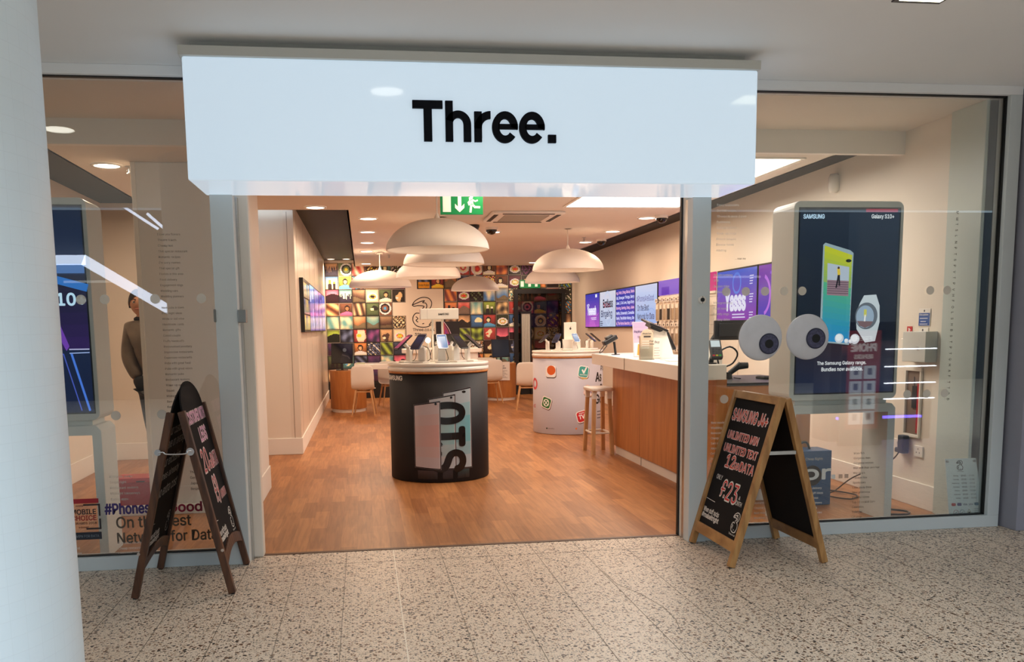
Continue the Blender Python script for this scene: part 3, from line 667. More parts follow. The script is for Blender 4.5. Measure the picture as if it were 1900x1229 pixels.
tag(lg.build('wall_logo'), 'black outlined figure three logo on white part of rear wall', 'logo')
ps = thing('phone_poster', 'dark poster with pink glowing phone edge on rear wall', 'poster', (1.86, YB-.02, 1.05))
pp = MB(prt); Mp = frame((1.60, YB-.016, 1.05), (1, 0, 0), (0, 0, 1)); pp.box(0, .52, 0, .60, 0, .008, M=Mp, col=(30, 26, 34))
pp.poly([(.14, .02), (.36, .02), (.33, .25), (.26, .42), (.17, .58), (.14, .58)], .009, M=Mp, col=(170, 70, 110)); pp.poly([(.20, .02), (.34, .02), (.31, .22), (.20, .44)], .0095, M=Mp, col=(150, 60, 170)); pp.rect(.14, .02, .18, .58, .0098, M=Mp, col=(210, 110, 80))
pp.stroke(smooth_pts([(.38, .0), (.36, .2), (.29, .42), (.18, .59)]), .014, .010, M=Mp, col=(244, 210, 230)); pp.build('print', ps)
# rear door
dr = thing('door_1', 'black framed glazed rear door in the picture wall', 'door', (3.92, YB-.05, 0)); dr['kind'] = 'structure'
f_ = MB(mat('black_door_frame', (16, 14, 15), .45)); f_.box(3.34, 3.43, YB-.07, YB-.006, 0, 2.34); f_.box(4.42, 4.51, YB-.07, YB-.006, 0, 2.34); f_.box(3.43, 4.42, YB-.07, YB-.006, 2.24, 2.34); f_.box(3.70, 3.725, YB-.07, YB-.006, 0, 1.83); f_.box(3.46, 3.725, YB-.07, YB-.006, 1.82, 1.85); f_.build('door_frame', dr)
MB(glassmat('tinted_glass', (.60, .56, .52), .3)).box(3.43, 4.42, YB-.034, YB-.028, .33, 2.24).build('glass_pane', dr)
rk = thing('leaflet_stand', 'tall narrow pale louvred stand in the rear doorway', 'stand', (3.6, YB-.09, 0))
lp = MB(mat('pale_louvre', (206, 206, 196), .4)); 
for i in range(6): lp.box(3.505+i*.032, 3.530+i*.032, YB-.10, YB-.085, .35, 1.80)
lp.build('slats', rk); lf = MB(darkm); lf.box(3.48, 3.50, YB-.11, YB-.08, 0, 1.84); lf.box(3.70, 3.72, YB-.11, YB-.08, 0, 1.84); lf.box(3.5, 3.7, YB-.11, YB-.08, 1.80, 1.84); lf.box(3.5, 3.7, YB-.11, YB-.08, .3, .35); lf.build('frame', rk)
e2 = thing('exit_sign', 'small green exit sign above the black rear door', 'sign', (3.72, YB-.06, 2.35))
MB(gm).box(3.47, 3.93, YB-.09, YB-.05, 2.36, 2.54).build('panel', e2); q = MB(wm); q.M = frame((3.47, YB-.091, 2.36), (1, 0, 0), (0, 0, 1)); q.rect(.02, .03, .09, .15, .001); q.poly([(.2, .14), (.16, .1), (.19, .1), (.19, .03), (.25, .03), (.25, .1), (.28, .1), (.24, .14)], .001); q.rect(.34, .03, .40, .15, .001); q.build('pictogram', e2)

# ------------------------------------------------------------------ right wall: screens, sensors
def RM(y, z): return frame((RW(y)-.002, y, z), (-.0225, -1, 0), (0, 0, 1))      # viewer looks at +X, picture runs towards -Y
SW, SH = 1.20, .70
def screen(y, label, draw, group='wall screens along right wall'):
    M = RM(y, 1.468); t = thing('wall_screen', label, 'screen', tuple(M @ Vector((SW/2, 0, 0))), group)
    MB(darkm).box(0, SW-.006, 0, SH, 0, .05, M=M).build('bezel', t, bevel=.003)
    p = MB(scr); p.M = M @ Matrix.Translation((0, 0, .0515)); draw(p); p.build('display', t)
    return t
def d_yeah(p):
    p.grad(.02, .02, SW-.02, SH-.02, (186, 92, 190), (58, 60, 172), 14)
    for i in range(12): p.stroke(smooth_pts([(.35+i*.05, .02), (.4+i*.035, .15), (.30+i*.075, .27+.02*(i % 2))]), .008, .001, col=(214, 120, 200))
    for r__ in (.12, .17, .22): p.ring(.12, .08, r__, r__+.01, .001, 20, col=(150, 80, 190), a0=0, a1=PI/1.5)
    p.text('Yeeeeah', .20, .26, .72, .17, .002, .04, col=(240, 236, 255)); p.text('oh', .16, .44, .2, .05, .002, .03, col=(236, 230, 255)); p.rect(.5, .19, .95, .205, .002, col=(230, 220, 250)); p.rect(.55, .16, .95, .172, .002, col=(230, 220, 250)); p.rect(.86, .60, 1.0, .66, .002, col=(240, 240, 250))
def d_endless(p):
    p.grad(.02, .02, SW-.02, SH-.02, (176, 190, 222), (214, 212, 224), 10); p.ring(.6, .42, .22, .27, .001, col=(200, 206, 228)); p.ring(.68, .26, .2, .23, .001, col=(190, 204, 230))
    p.text('Endless', .28, .38, .70, .15, .002, .03, col=(22, 18, 40)); p.text('Endless', .29, .383, .5, .10, .0018, .01, col=(200, 40, 60)); p.text('Bingeing', .14, .17, .80, .16, .002, .02, col=(58, 60, 96))
    for i in range(3): p.rect(.06, .04+i*.035, .24+.03*(i % 2), .055+i*.035, .002, col=(60, 60, 90))
def d_list(p):
    p.grad(.02, .02, SW-.02, SH-.02, (70, 70, 176), (56, 56, 160), 4)
    L_ = ['ng, Puth, Drag Race, Babs', 'UK, Stranger Things, Barry', 'Luke, I, Cut Love, Saga Story', 'Blowing, Gaming, Soap, Jukes', 'Netflix, Crimewatch, Comedies', 'Gavin, The British History, Die', 'al, The Home Selection, Catfis']
    for i, s_ in enumerate(L_): p.text(s_, .03, .58-i*.09, SW-.07, .062, .002, .03, col=(214, 214, 246) if i % 3 else (236, 180, 214))
def d_phones(p):
    p.grad(.02, .02, SW-.02, SH-.02, (150, 176, 228), (196, 204, 232), 12); p.ring(.35, .05, .24, .245, .001, col=(120, 150, 220), a0=0, a1=PI); p.ring(.90, .04, .26, .265, .001, col=(110, 150, 220), a0=0, a1=PI)
    p.text('#PhonesAreGood', .10, .42, .92, .10, .002, .0, col=(80, 60, 130)); p.text('On the Best', .15, .27, .62, .10, .002, .01, col=(30, 30, 70)); p.text('Network for Data', .15, .13, .90, .10, .002, .01, col=(30, 30, 70))
ys = [17.78, 16.58, 15.38, 14.18]
screen(ys[0], 'purple screen reading Yeeeeah, first beside the rear corner', d_yeah)
screen(ys[1], 'pale screen reading Endless Bingeing on right wall', d_endless)
screen(ys[2], 'blue wall screen filled with lines of white programme names', d_list)
screen(ys[3], 'pale blue screen reading PhonesAreGood On the Best Network', d_phones)
def d_yasss(p):
    p.grad(.02, .02, SW-.02, SH-.02, (150, 40, 170), (70, 100, 210), 16); p.text('Yasss', .28, .20, .60, .22, .002, .05, col=(236, 232, 255))
    p.rect(.50, .14, .86, .155, .002, col=(225, 215, 250)); p.rect(.5, .105, .88, .12, .002, col=(225, 215, 250))
    for k in range(3):
        for i in range(4): p.rect(.99, .58-k*.21-i*.03, 1.10-.01*i, .592-k*.21-i*.03, .002, col=(222, 216, 250))
    for a in (.62,): p.ring(a, .52, .1, .13, .001, col=(90, 130, 230))
screen(10.58, 'violet blue screen reading Yasss above the service counter', d_yasss)
def d_purple(p):
    p.grad(.02, .02, SW-.02, SH-.02, (60, 50, 190), (120, 40, 170), 10); p.ring(.1, .35, .2, .24, .001, col=(190, 110, 230), a0=-1.2, a1=1.2); p.ring(.2, .3, .3, .33, .001, col=(150, 90, 230), a0=-1.2, a1=1.2)
screen(9.37, 'purple screen half hidden behind the right phone display stand', d_purple)
# left wall screens
def lscreen(y, i):
    M = frame((LW, y, 1.478), (0, 1, 0), (0, 0, 1)); t = thing('wall_screen', ['nearest left wall screen, dark with small coloured pictures', 'second left wall screen, blue and purple', 'third left wall screen, pale violet', 'fourth left wall screen, violet with white', 'last left wall screen beside the picture wall'][i], 'screen', tuple(M @ Vector((.6, 0, 0))), 'wall screens along left wall')
    MB(darkm).box(0, 1.20, 0, .69, 0, .05, M=M).build('bezel', t, bevel=.003); p = MB(scr); p.M = M @ Matrix.Translation((0, 0, .0515)); rr = random.Random(i)
    if i == 0:
        for a in range(4):
            for b_ in range(3): p.grad(.03+a*.29, .03+b_*.21, .3+a*.29, .22+b_*.21, [(150, 120, 60), (60, 120, 110), (120, 80, 70)][b_ % 3], [(210, 170, 90), (30, 60, 120), (190, 150, 110)][(a+b_) % 3], 4)
    else:
        p.grad(.02, .02, 1.18, .67, (90, 60, 150), [(60, 110, 200), (120, 120, 200), (70, 60, 170), (110, 130, 210)][i-1], 8)
        for k in range(6): x = rr.uniform(.05, 1.0); y_ = rr.uniform(.05, .5); p.rect(x, y_, x+rr.uniform(.05, .15), y_+rr.uniform(.05, .2), .001+k*1e-4, col=rr.choice([(170, 170, 220), (50, 40, 120), (190, 150, 200), (210, 214, 240)]))
        for k in range(3): p.stroke(smooth_pts([(.1+k*.3, .02), (.15+k*.33, .3), (.1+k*.35, .66)]), .012, .002, col=(200, 200, 240))
    p.build('display', t)
for i in range(5): lscreen(11.25+i*1.25, i)

# accessory wall rack
rk = thing('accessory_rack', 'white slatted wall rack with coloured header on right wall', 'shelf', (RW(11.6), 11.5, 0))
M = RM(12.95, 0); W_ = 2.3
a = MB(white); a.box(0, W_, .15, 2.17, 0, .03, M=M)
for i in range(14): a.box(0, W_, .3+i*.12, .305+i*.12, .03, .034, mat('slat_line', (188, 178, 164), .6), M)
a.build('back_panel', rk)
a = MB(scr); a.M = M; a.box(0, 1.15, 1.95, 2.17, .03, .045, col=(128, 90, 196)); a.box(1.15, W_, 1.93, 2.17, .03, .045, col=(226, 60, 130)); a.box(0, W_, 1.90, 1.93, .03, .05, whitegl); a.box(.15, .5, 1.95, 2.07, .046, .047, col=(96, 50, 176)); a.build('header', rk)
rr = random.Random(5)
hook = mat('hook_chrome', (200, 200, 200), .3, 1)
kinds = []
for k in range(4):
    t = thing('packaged_accessory', '', 'accessory', (0, 0, 0)); kinds.append(t)
    base_c = [(28, 26, 26), (170, 150, 124), (206, 190, 168), (120, 104, 90)][k]
    a = MB(hook); a.cyl((0, 0, .0), (0, -.12, .0), .003, n=6); a.build('hook', t)
    a = MB(prt); a.box(-.05, .05, -.115, -.112, -.02, .035, col=(238, 230, 216)); a.box(-.02, .02, -.116, -.115, -.01, .02, col=(60, 50, 44)); a.build('price_ticket', t)
    a = MB(prt); a.box(-.058, .058, -.098, -.090, -.30, -.02, col=(214, 200, 180)); a.box(-.045, .045, -.104, -.098, -.28, -.06, col=base_c); a.box(-.045, .045, -.105, -.104, -.12, -.06, col=(236, 228, 214)); a.build('package', t)
first = [True]*4; cn = 0
for row, z in enumerate((1.86, 1.50, 1.14, .80)):
    for c_ in range(12):
        k = rr.choice([0, 1, 2, 3]) if row else rr.choice([0, 0, 1])
        if first[k]: t = kinds[k]; first[k] = False
        else: t = copy_tree(kinds[k])
        y = 12.85-.1-c_*.18; t.location = (RW(y)-.034, y, z); t.rotation_euler = (0, 0, -PI/2)
        t['label'] = '%s blister pack on the accessory rack, %s row' % (['black', 'tan', 'pale', 'grey brown'][k], ['top', 'second', 'third', 'bottom'][row]); t['group'] = '%s packs on the accessory rack %s row' % (['black', 'tan', 'pale', 'grey brown'][k], ['top', 'second', 'third', 'bottom'][row])
for k in range(4):
    if first[k]:
        for ch in list(kinds[k].children): bpy.data.objects.remove(ch)
        bpy.data.objects.remove(kinds[k])
# items on right wall near the window
def rwbox(name, label, cat, y, w_, z0, z1, d, m, parts=(), group=None):
    M = RM(y, 0); t = thing(name, label, cat, tuple(M @ Vector((w_/2, z0, 0))), group)
    MB(m).box(0, w_, z0, z1, 0, d, M=M).build('casing', t, bevel=.004)
    return t, M
t, M = rwbox('meter_box', 'white steel box with round lock on wall above the slot', 'box', 6.50, .30, 1.18, 1.42, .10, mat('pale_grey_box', (206, 208, 204), .45)); MB(metal).cyl((.20, 1.29, .10), (.20, 1.29, .108), .014, n=16, M=M).build('lock', t)
t, M = rwbox('fire_action_notice', 'blue and white fire action notice on the right wall', 'sign', 6.45, .15, 1.46, 1.60, .004, white); a = MB(prt); a.M = M; a.rect(.005, .005+1.46, .145, 1.565, .005, col=(44, 84, 160)); a.text('Fire action', .015, 1.545, .11, .014, .006, .02, col=(240, 240, 240)); a.rect(.02, 1.52, .12, 1.526, .006, col=(220, 226, 240)); a.rect(.03, 1.495, .10, 1.501, .006, col=(220, 226, 240)); a.rect(.02, 1.475, .12, 1.481, .006, col=(220, 226, 240)); a.disc(.075, 1.582, .009, .006, 12, col=(40, 40, 50)); a.build('print', t)
t, M = rwbox('fire_notice', 'small red call point notice with white hand on wall', 'sign', 6.60, .07, 1.39, 1.46, .003, mat('sign_red', (196, 30, 36), .5)); a = MB(prt); a.M = M; a.stroke([(.03, 1.40), (.03, 1.44)], .016, .0035, col=(240, 236, 230)); a.stroke([(.02, 1.445), (.05, 1.43)], .006, .0036, col=(240, 236, 230)); a.build('print', t)
t, M = rwbox('fire_notice', 'white and red strip notice under blue fire notice', 'sign', 6.44, .12, 1.38, 1.45, .003, white); a = MB(prt); a.M = M; a.rect(.005, 1.385, .115, 1.405, .0035, col=(190, 30, 36)); a.disc(.05, 1.43, .01, .0035, 12, col=(70, 70, 80)); a.build('print', t)
t, M = rwbox('call_point', 'red break glass fire call point beside steel box', 'alarm', 6.51, .09, 1.27, 1.36, .035, mat('sign_red', (196, 30, 36), .5)); a = MB(whitegl); a.box(.02, .07, 1.30, 1.33, .035, .037, M=M); a.build('glass_plate', t)
t, M = rwbox('light_switch', 'cream double switch plate left of the red call point', 'switch', 6.66, .11, 1.26, 1.36, .016, whitegl); a = MB(whitegl)
for x in (.03, .06): a.box(x, x+.02, 1.29, 1.33, .016, .021, M=M)
a.build('rocker', t)
t, M = rwbox('plug_socket', 'white double socket with dark blue plug in it', 'socket', 6.72, .15, .43, .52, .012, whitegl); a = MB(whitegl); a.box(.06, .075, .48, .50, .012, .018, M=M); a.build('rocker', t)
t, M = rwbox('plug_socket', 'white single socket right of the dark blue plug', 'socket', 6.42, .11, .41, .50, .012, whitegl); a = MB(darkm); 
for x, y in ((.055, .475), (.035, .445), (.075, .445)): a.box(x-.004, x+.004, y-.006, y+.006, .0122, .0128, M=M)
a.build('pin_holes', t)
pl = thing('power_plug', 'dark blue grey power adapter plugged in the socket with cable', 'plug', (RW(6.55)-.04, 6.55, .44))
M = RM(6.58, 0); a = MB(mat('adapter_blue', (50, 66, 82), .5)); a.box(.02, .10, .42, .57, .0135, .07, M=M); a.box(-.03, .06, .42, .46, .0135, .06, M=M); a.build('adapter', pl, bevel=.008)
a = MB(darkm); a.tube([(RW(6.55)-.05, 6.56, .43), (RW(6.6)-.06, 6.62, .36), (RW(6.7)-.08, 6.75, .28), (4.25, 7.0, .14), (4.15, 7.1, .012), (3.95, 6.9, .012), (4.05, 6.7, .012), (4.2, 6.85, .012), (4.1, 7.1, .012), (3.95, 7.1, .012)], .006); a.build('cable', pl)
a = MB(darkm); a.tube([(3.97, 6.35, .01), (4.12, 6.28, .01), (4.22, 6.18, .01), (4.15, 6.08, .01), (3.97, 6.12, .01)], .008); tag(a.build('floor_cable'), 'black cable loop on the wood floor beside stand foot', 'cable')
# recessed slot with red extinguisher signs
nl = thing('wall_niche', 'tall white framed wall slot with dark inside, above sockets', 'niche', (RW(6.4), 6.4, .57)); M = RM(6.58, 0)
a = MB(whitegl); a.box(0, .22, 1.10, 1.13, 0, .02, M=M); a.box(0, .22, .56, .585, 0, .02, M=M); a.box(0, .02, .585, 1.10, 0, .02, M=M); a.box(.20, .22, .585, 1.10, 0, .02, M=M); a.build('frame', nl, bevel=.003)
a = MB(mat('niche_inside', (128, 110, 98), .6)); a.box(.02, .20, .585, 1.10, .0, .003, M=M); a.build('back_plate', nl)
a = MB(prt); a.M = M; a.box(.10, .16, .80, .98, .003, .012, col=(48, 56, 60)); a.box(.165, .19, .60, 1.0, .003, .010, col=(176, 30, 44)); a.stroke([(.12, .98), (.115, 1.05)], .01, .006, col=(30, 30, 32)); a.build('insert', nl)
# wall alarm
t = thing('wall_alarm', 'white rounded alarm sounder high on the right wall', 'alarm', (RW(7.8)-.03, 7.8, 2.76)); a = MB(whitegl)
a.lathe([(.0, -.09), (.035, -.085), (.05, -.05), (.05, .05), (.035, .085), (0, .09)], 0, 0, 20, M=Matrix.Translation((RW(7.8)-.035, 7.8, 2.80))); a.box(RW(7.8)-.03, RW(7.8), 7.76, 7.84, 2.73, 2.87); a.build('casing', t)
t = thing('wall_sensor', 'slim white sensor on upper right wall beyond post', 'sensor', (RW(11.6)-.01, 11.6, 2.6)); MB(whitegl).box(RW(11.6)-.035, RW(11.6), 11.55, 11.66, 2.42, 2.56).build('casing', t, bevel=.01)

# ------------------------------------------------------------------ display drums and their phones
def drum(name, label, cx, cy, body, group):
    t = thing(name, label, 'display stand', (cx, cy, 0), group)
    a = MB(body); a.lathe([(.0, .004), (.497, .004), (.5, .01), (.5, 1.065), (.0, 1.065)], cx, cy, 72); a.build('body', t)
    a = MB(oak); a.lathe([(.0, 1.065), (.505, 1.065), (.507, 1.085), (0, 1.085)], cx, cy, 72); a.build('wood_band', t)
    a = MB(whitegl); a.lathe([(.0, 1.085), (.503, 1.085), (.512, 1.095), (.512, 1.122), (.497, 1.127), (.497, 1.132), (.512, 1.137), (.512, 1.158), (.506, 1.166), (0, 1.166)], cx, cy, 72); a.build('top', t)
    return t
p1 = drum('display_drum', 'black printed display drum with silver phones picture and S10', .75, 8.77, mat('black_wrap', (26, 24, 27), .6, spec=.3), None)
a = MB(prg); B_ = (14, 12, 14)
def phone_art(x0, x1, ztl, ztr, zbl, zbr, c0, c1, z, side):
    n = 14
    def quad(ax, bx, col, zz, ins=0):
        f0 = (ax-x0)/(x1-x0); f1 = (bx-x0)/(x1-x0)
        a.poly([(ax, zbl+(zbr-zbl)*f0+ins), (bx, zbl+(zbr-zbl)*f1+ins), (bx, ztl+(ztr-ztl)*f1-ins), (ax, ztl+(ztr-ztl)*f0-ins)], zz, col=col)
    quad(x0-.006, x1+.014, (120, 112, 118), z, -.004); quad(x0-.003, x1+.008, (14, 12, 16), z+.0004, -.001)
    for i in range(n):
        u0 = x0+.004+(x1-x0-.006)*i/n; u1 = x0+.004+(x1-x0-.006)*(i+1)/n
        for j in range(6):
            t = (j+.5)/6; m_ = max(0, 1-abs(t-.5)*2); m_ = m_*(.4+.6*i/n)
            f0 = (u0-x0)/(x1-x0); f1 = (u1-x0)/(x1-x0); lo0 = zbl+(zbr-zbl)*f0+.008; hi0 = ztl+(ztr-ztl)*f0-.008; lo1 = zbl+(zbr-zbl)*f1+.008; hi1 = ztl+(ztr-ztl)*f1-.008
            a.poly([(u0, lo0+(hi0-lo0)*j/6), (u1, lo1+(hi1-lo1)*j/6), (u1, lo1+(hi1-lo1)*(j+1)/6), (u0, lo0+(hi0-lo0)*(j+1)/6)], z+.0008, col=tuple(c0[k]*(1-m_)+c1[k]*m_ for k in range(3)))
    quad(x1-.002, x1+.003, (230, 226, 230), z+.0012, .01)
phone_art(-.002, .283, .883, .925, .14, .134, (188, 190, 198), (96, 176, 190), .001, 0)
a.disc(.21, .885, .022, .0022, 14, col=(20, 20, 24), ry=.012)
phone_art(-.141, .105, .824, .862, .14, .134, (198, 196, 202), (130, 190, 198), .003, 0)
a.text('S10', .205, .118, .66, .335, .0068, .035, col=(22, 20, 22), rot=PI/2)
phone_art(-.292, -.045, .766, .800, .155, .134, (196, 190, 196), (214, 160, 150), .0075, 0)
a.disc(.075, .835, .012, .0066, 12, col=(20, 20, 24)); a.disc(-.075, .777, .012, .0105, 12, col=(20, 20, 24))
a.text('SAMSUNG', -.735, 1.0, .30, .045, .002, .03, col=(236, 234, 232))
a.text('SAMSUNG', .95, 1.0, .30, .045, .002, .03, col=(236, 234, 232))
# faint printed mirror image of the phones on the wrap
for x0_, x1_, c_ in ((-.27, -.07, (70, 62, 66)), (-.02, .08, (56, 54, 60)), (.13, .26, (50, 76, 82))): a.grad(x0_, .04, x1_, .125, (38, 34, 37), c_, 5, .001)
a.build('wrap_graphic', p1, wrap=(.75, 8.77, .5))
p2 = drum('display_drum', 'white printed display drum with scattered app icons', 2.9, 12.12, mat('white_wrap', (184, 178, 186), .5), None)
a = MB(prg)
def icon(x, z, w_, col, rim=(244, 240, 236), rot=0):
    P = rrect(-w_/2, -w_/2, w_/2, w_/2, w_*.22); R_ = lambda q, s=1, dx=0, dz=0: [(x+dx+s*(u*math.cos(rot)-v*math.sin(rot)), z+dz+s*(u*math.sin(rot)+v*math.cos(rot))) for u, v in q]
    a.poly(R_(P, 1.12, .006, -.012), .001, col=(120, 96, 90)); a.poly(R_(P, 1.1), .0014, col=rim); a.poly(R_(P, .95), .002, col=col)
icon(-.365, .885, .15, (250, 248, 246)); a.disc(-.355, .90, .066, .003, 28, col=(222, 100, 40)); a.poly([(-.43, .80), (-.30, .80), (-.31, .79), (-.42, .79)], .003, col=(50, 34, 34))
icon(.11, .875, .15, (64, 160, 150), rot=-.15); a.stroke([(.09, .90), (.11, .86), (.15, .93)], .022, .003, col=(246, 246, 242)); a.text('deliveroo', .05, .83, .11, .022, .003, .01, col=(235, 245, 240), rot=-.1); a.poly([(.06, .80), (.17, .79), (.16, .775), (.08, .775)], .0031, col=(210, 170, 90))
icon(-.44, .445, .15, (46, 110, 56), rot=-.3); a.ring(-.44, .445, .04, .052, .003, 20, col=(240, 244, 238)); a.stroke([(-.475, .41), (-.405, .48)], .012, .003, col=(240, 244, 238)); a.stroke([(-.475, .48), (-.405, .41)], .012, .0031, col=(240, 244, 238))
icon(.085, .255, .15, (196, 34, 44), rot=.25); a.text('TV', .045, .215, .085, .055, .003, .04, col=(248, 240, 238), rot=.2); a.text('NOWTV', .04, .285, .08, .018, .003, .02, col=(248, 240, 238), rot=.2)
icon(.19, .61, .13, (246, 240, 240), rot=-.35, rim=(232, 190, 170)); a.text('hayu', .15, .59, .09, .06, .003, .04, col=(120, 60, 130), rot=-.35); a.stroke([(.145, .56), (.15, .52), (.18, .515)], .026, .003, col=(226, 60, 140))
a.ring(-.71, .70, .05, .085, .002, 24, col=(206, 44, 50))
a.text('Play', .47, .86, .24, .085, .002, .02, col=(30, 28, 34)); a.text('As', .325, .73, .17, .125, .002, .03, col=(24, 22, 28)); a.text('It', .46, .585, .10, .1, .002, .03, col=(24, 22, 28)); a.text('Good', .31, .42, .40, .125, .002, .03, col=(24, 22, 28))
for i in range(3): a.rect(.36, .30-.045*i, .62, .312-.045*i, .002, col=(90, 80, 90))
a.text('spotify', -.41, .075, .1, .02, .002, .01, col=(120, 104, 110)); a.disc(-.43, .085, .012, .002, 10, col=(40, 60, 46)); a.text('just eat', .03, .078, .11, .02, .002, .01, col=(190, 180, 186)); a.disc(.0, .088, .013, .002, 10, col=(222, 120, 60)); a.text('vc:3', -.78, .36, .09, .05, .002, .02, col=(190, 60, 60))
a.build('wrap_graphic', p2, wrap=(2.9, 12.12, .5))
# phones: prototype faces -Y (outwards) and leans back
PH = (.074, .152)
def proto_phone(nm, face, back):
    t = thing('display_phone', nm, 'phone', (0, 0, 0))
    a = MB(whitegl); P = [(-.028, 0), (.028, 0), (.028, .085), (.020, .112), (-.020, .112), (-.028, .085)]
    M = frame((0, .035, 0), (1, 0, 0), (0, 0, 1)); a.prism(P, -.012, .012, M=M); a.box(-.045, .045, -.03, .06, 0, .012); a.cyl((0, .035, .10), (0, .0, .135), .012, n=10)
    a.build('stand', t, bevel=.003)
    Mp = Matrix.Translation((0, -.012, .15)) @ Matrix.Rotation(math.radians(40), 4, 'X')
    a = MB(back); a.prism(rrect(-PH[0]/2, -PH[1]/2, PH[0]/2, PH[1]/2, .012), -.009, 0, M=Mp); a.build('handset', t, bevel=.002)
    a = MB(scr); a.M = Mp; a.poly(rrect(-PH[0]/2+.004, -PH[1]/2+.006, PH[0]/2-.004, PH[1]/2-.006, .008), .0006, col=face[0]); a.grad(-.026, -.055, .026, .05, face[0], face[1], 6, .001); a.build('display', t)
    a = MB(darkm); a.tube([(0, .03, .12), (.03, .07, .10), (.05, .06, .03), (.03, .03, .006)], .0025, 6); a.build('tether_cable', t)
    return t
protos = [proto_phone('', f, b_) for f, b_ in (((((12, 13, 20), (24, 36, 60))), darkm), (((150, 60, 90), (230, 120, 120)), darkm), (((120, 150, 190), (220, 226, 236)), mat('silver_phone', (196, 200, 206), .25, .6)), (((18, 20, 36), (36, 46, 80)), mat('blue_phone', (40, 50, 90), .3)))]
used = [False]*4
def put_phone(k, cx, cy, r, deg, s, label):
    t = copy_tree(protos[k]) if used[k] else protos[k]; used[k] = True
    a_ = math.radians(deg); t.location = (cx+r*math.sin(a_), cy-r*math.cos(a_), 1.166); t.rotation_euler = (0, 0, a_); t.scale = (s, s, s); t['label'] = label; t['group'] = 'display phones on the round drums'
for k, r, deg, lab in ((2, .36, 3, 'silver screened phone on the front of black drum'), (3, .40, -36, 'dark phone left of the front one on black drum'), (1, .42, -68, 'phone with pink red screen leaning left on black drum'), (0, .40, -98, 'black phone at the left rim of black drum'), (0, .38, 34, 'black phone leaning right, next to front of black drum'), (0, .42, 62, 'black phone at right rim of the black drum'), (2, .40, 94, 'pale phone at the far right of black drum'), (0, .36, 178, 'dark phone at the back of black drum, behind post'), (1, .36, 146, 'pink screened phone at back right of black drum'), (3, .36, -146, 'dark phone at back left of black drum')):
    put_phone(k, .75, 8.77, r-.05, deg, 1.4, lab)
for k, r, deg, lab in ((2, .30, 8, 'small phone with white screen, front of white drum'), (0, .38, -70, 'black phone leaning left on white drum'), (3, .36, -38, 'blue phone left of middle on white drum'), (0, .33, 60, 'black phone right of middle on white drum'), (1, .40, 92, 'phone leaning right at the rim of white drum'), (0, .34, 150, 'dark phone at the back of white drum')):
    put_phone(k, 2.9, 12.12, r, deg, 1.2, lab)
# drum toppers
tp = thing('brand_topper', 'white box sign lettered SAMSUNG on poles above the black drum', 'sign', (.77, 8.77, 1.166))
a = MB(whitegl); a.box(.575, .960, 8.70, 8.84, 1.592, 1.70); a.build('header_box', tp, bevel=.006)
a = MB(whitegl)
for x in (.70, .80): a.cyl((x, 8.77, 1.166), (x, 8.77, 1.60), .011, n=12)
a.box(.60, .90, 8.68, 8.86, 1.166, 1.180); a.build('pole', tp)
a = MB(prt); a.M = frame((.755, 8.6985, 1.634), (1, 0, 0), (0, 0, 1)); a.text('SAMSUNG', 0, 0, .105, .018, .001, .03, col=(30, 30, 34)); a.rect(-.112, -.042, -.110, .066, .001, col=(170, 166, 160)); a.build('lettering', tp)
gl = thing('demo_lamp', 'tiny bright glowing bulb between the phones on black drum', 'lamp', (.64, 8.62, 1.166))
a = MB(whitegl); a.cyl((.64, 8.62, 1.166), (.64, 8.62, 1.36), .016, .012, 12); a.build('stem', gl); a = MB(mat('demo_glow', (255, 236, 190), .4, emit=16)); a.lathe([(.026*math.sin(q), 1.385-.026*math.cos(q)) for q in [PI*k/8 for k in range(9)]], .64, 8.62, 14); a.build('bulb', gl)
tp = thing('brand_topper', 'white card sign with small apple shaped mark on white drum', 'sign', (2.93, 12.25, 1.166))
a = MB(whitegl); a.box(2.87, 3.05, 12.2, 12.23, 1.166, 1.56); a.prism([(2.80, 12.0), (3.06, 12.0), (3.04, 12.2), (2.84, 12.2)], 1.166, 1.32); a.build('card', tp, bevel=.004)
a = MB(prt); a.M = frame((2.96, 12.199, 1.47), (1, 0, 0), (0, 0, 1)); a.disc(0, .0, .014, .0008, 14, col=(60, 54, 54), ry=.017); a.stroke([(0, .018), (.008, .03)], .005, .001, col=(60, 54, 54)); a.build('mark', tp)
tray = thing('display_tray', 'raised round white tray under phones on white drum', 'tray', (3.02, 12.1, 1.166)); MB(whitegl).lathe([(0, 1.167), (.30, 1.167), (.31, 1.172), (.31, 1.19), (0, 1.19)], 3.03, 12.12, 40).build('disc', tray)

# ------------------------------------------------------------------ service counter, stool, counter things
ct = thing('service_counter', 'long oak service counter with thick white top and white kick', 'counter', (3.1, 8.5, 0))
a = MB(oak); a.box(2.905, 3.0, 6.85, 9.87, .10, 1.045); a.box(3.0, 3.42, 6.85, 7.93, .10, .985); a.box(3.0, 3.42, 7.93, 9.87, .10, 1.045); a.build('oak_body', ct, bevel=.003)
a = MB(white); a.box(2.925, 3.40, 6.87, 9.80, 0, .10); a.build('kickboard', ct)
a = MB(whitegl); a.prism([(2.545, 6.76), (2.955, 6.76), (2.99, 7.80), (3.42, 7.93), (3.50, 9.0), (3.46, 10.30), (2.752, 10.24)], 1.045, 1.17); a.build('worktop', ct, bevel=.005)
a = MB(mat('counter_joint', (120, 100, 80), .7)); a.box(2.9035, 2.906, 8.85, 8.855, .1, 1.045); a.box(2.9235, 2.926, 8.85, 8.862, 0, .1, blackm); a.box(2.650, 2.655, 8.6, 8.605, 1.05, 1.1705); a.build('joint_line', ct)  # thin dark lines along the counter's panel joints
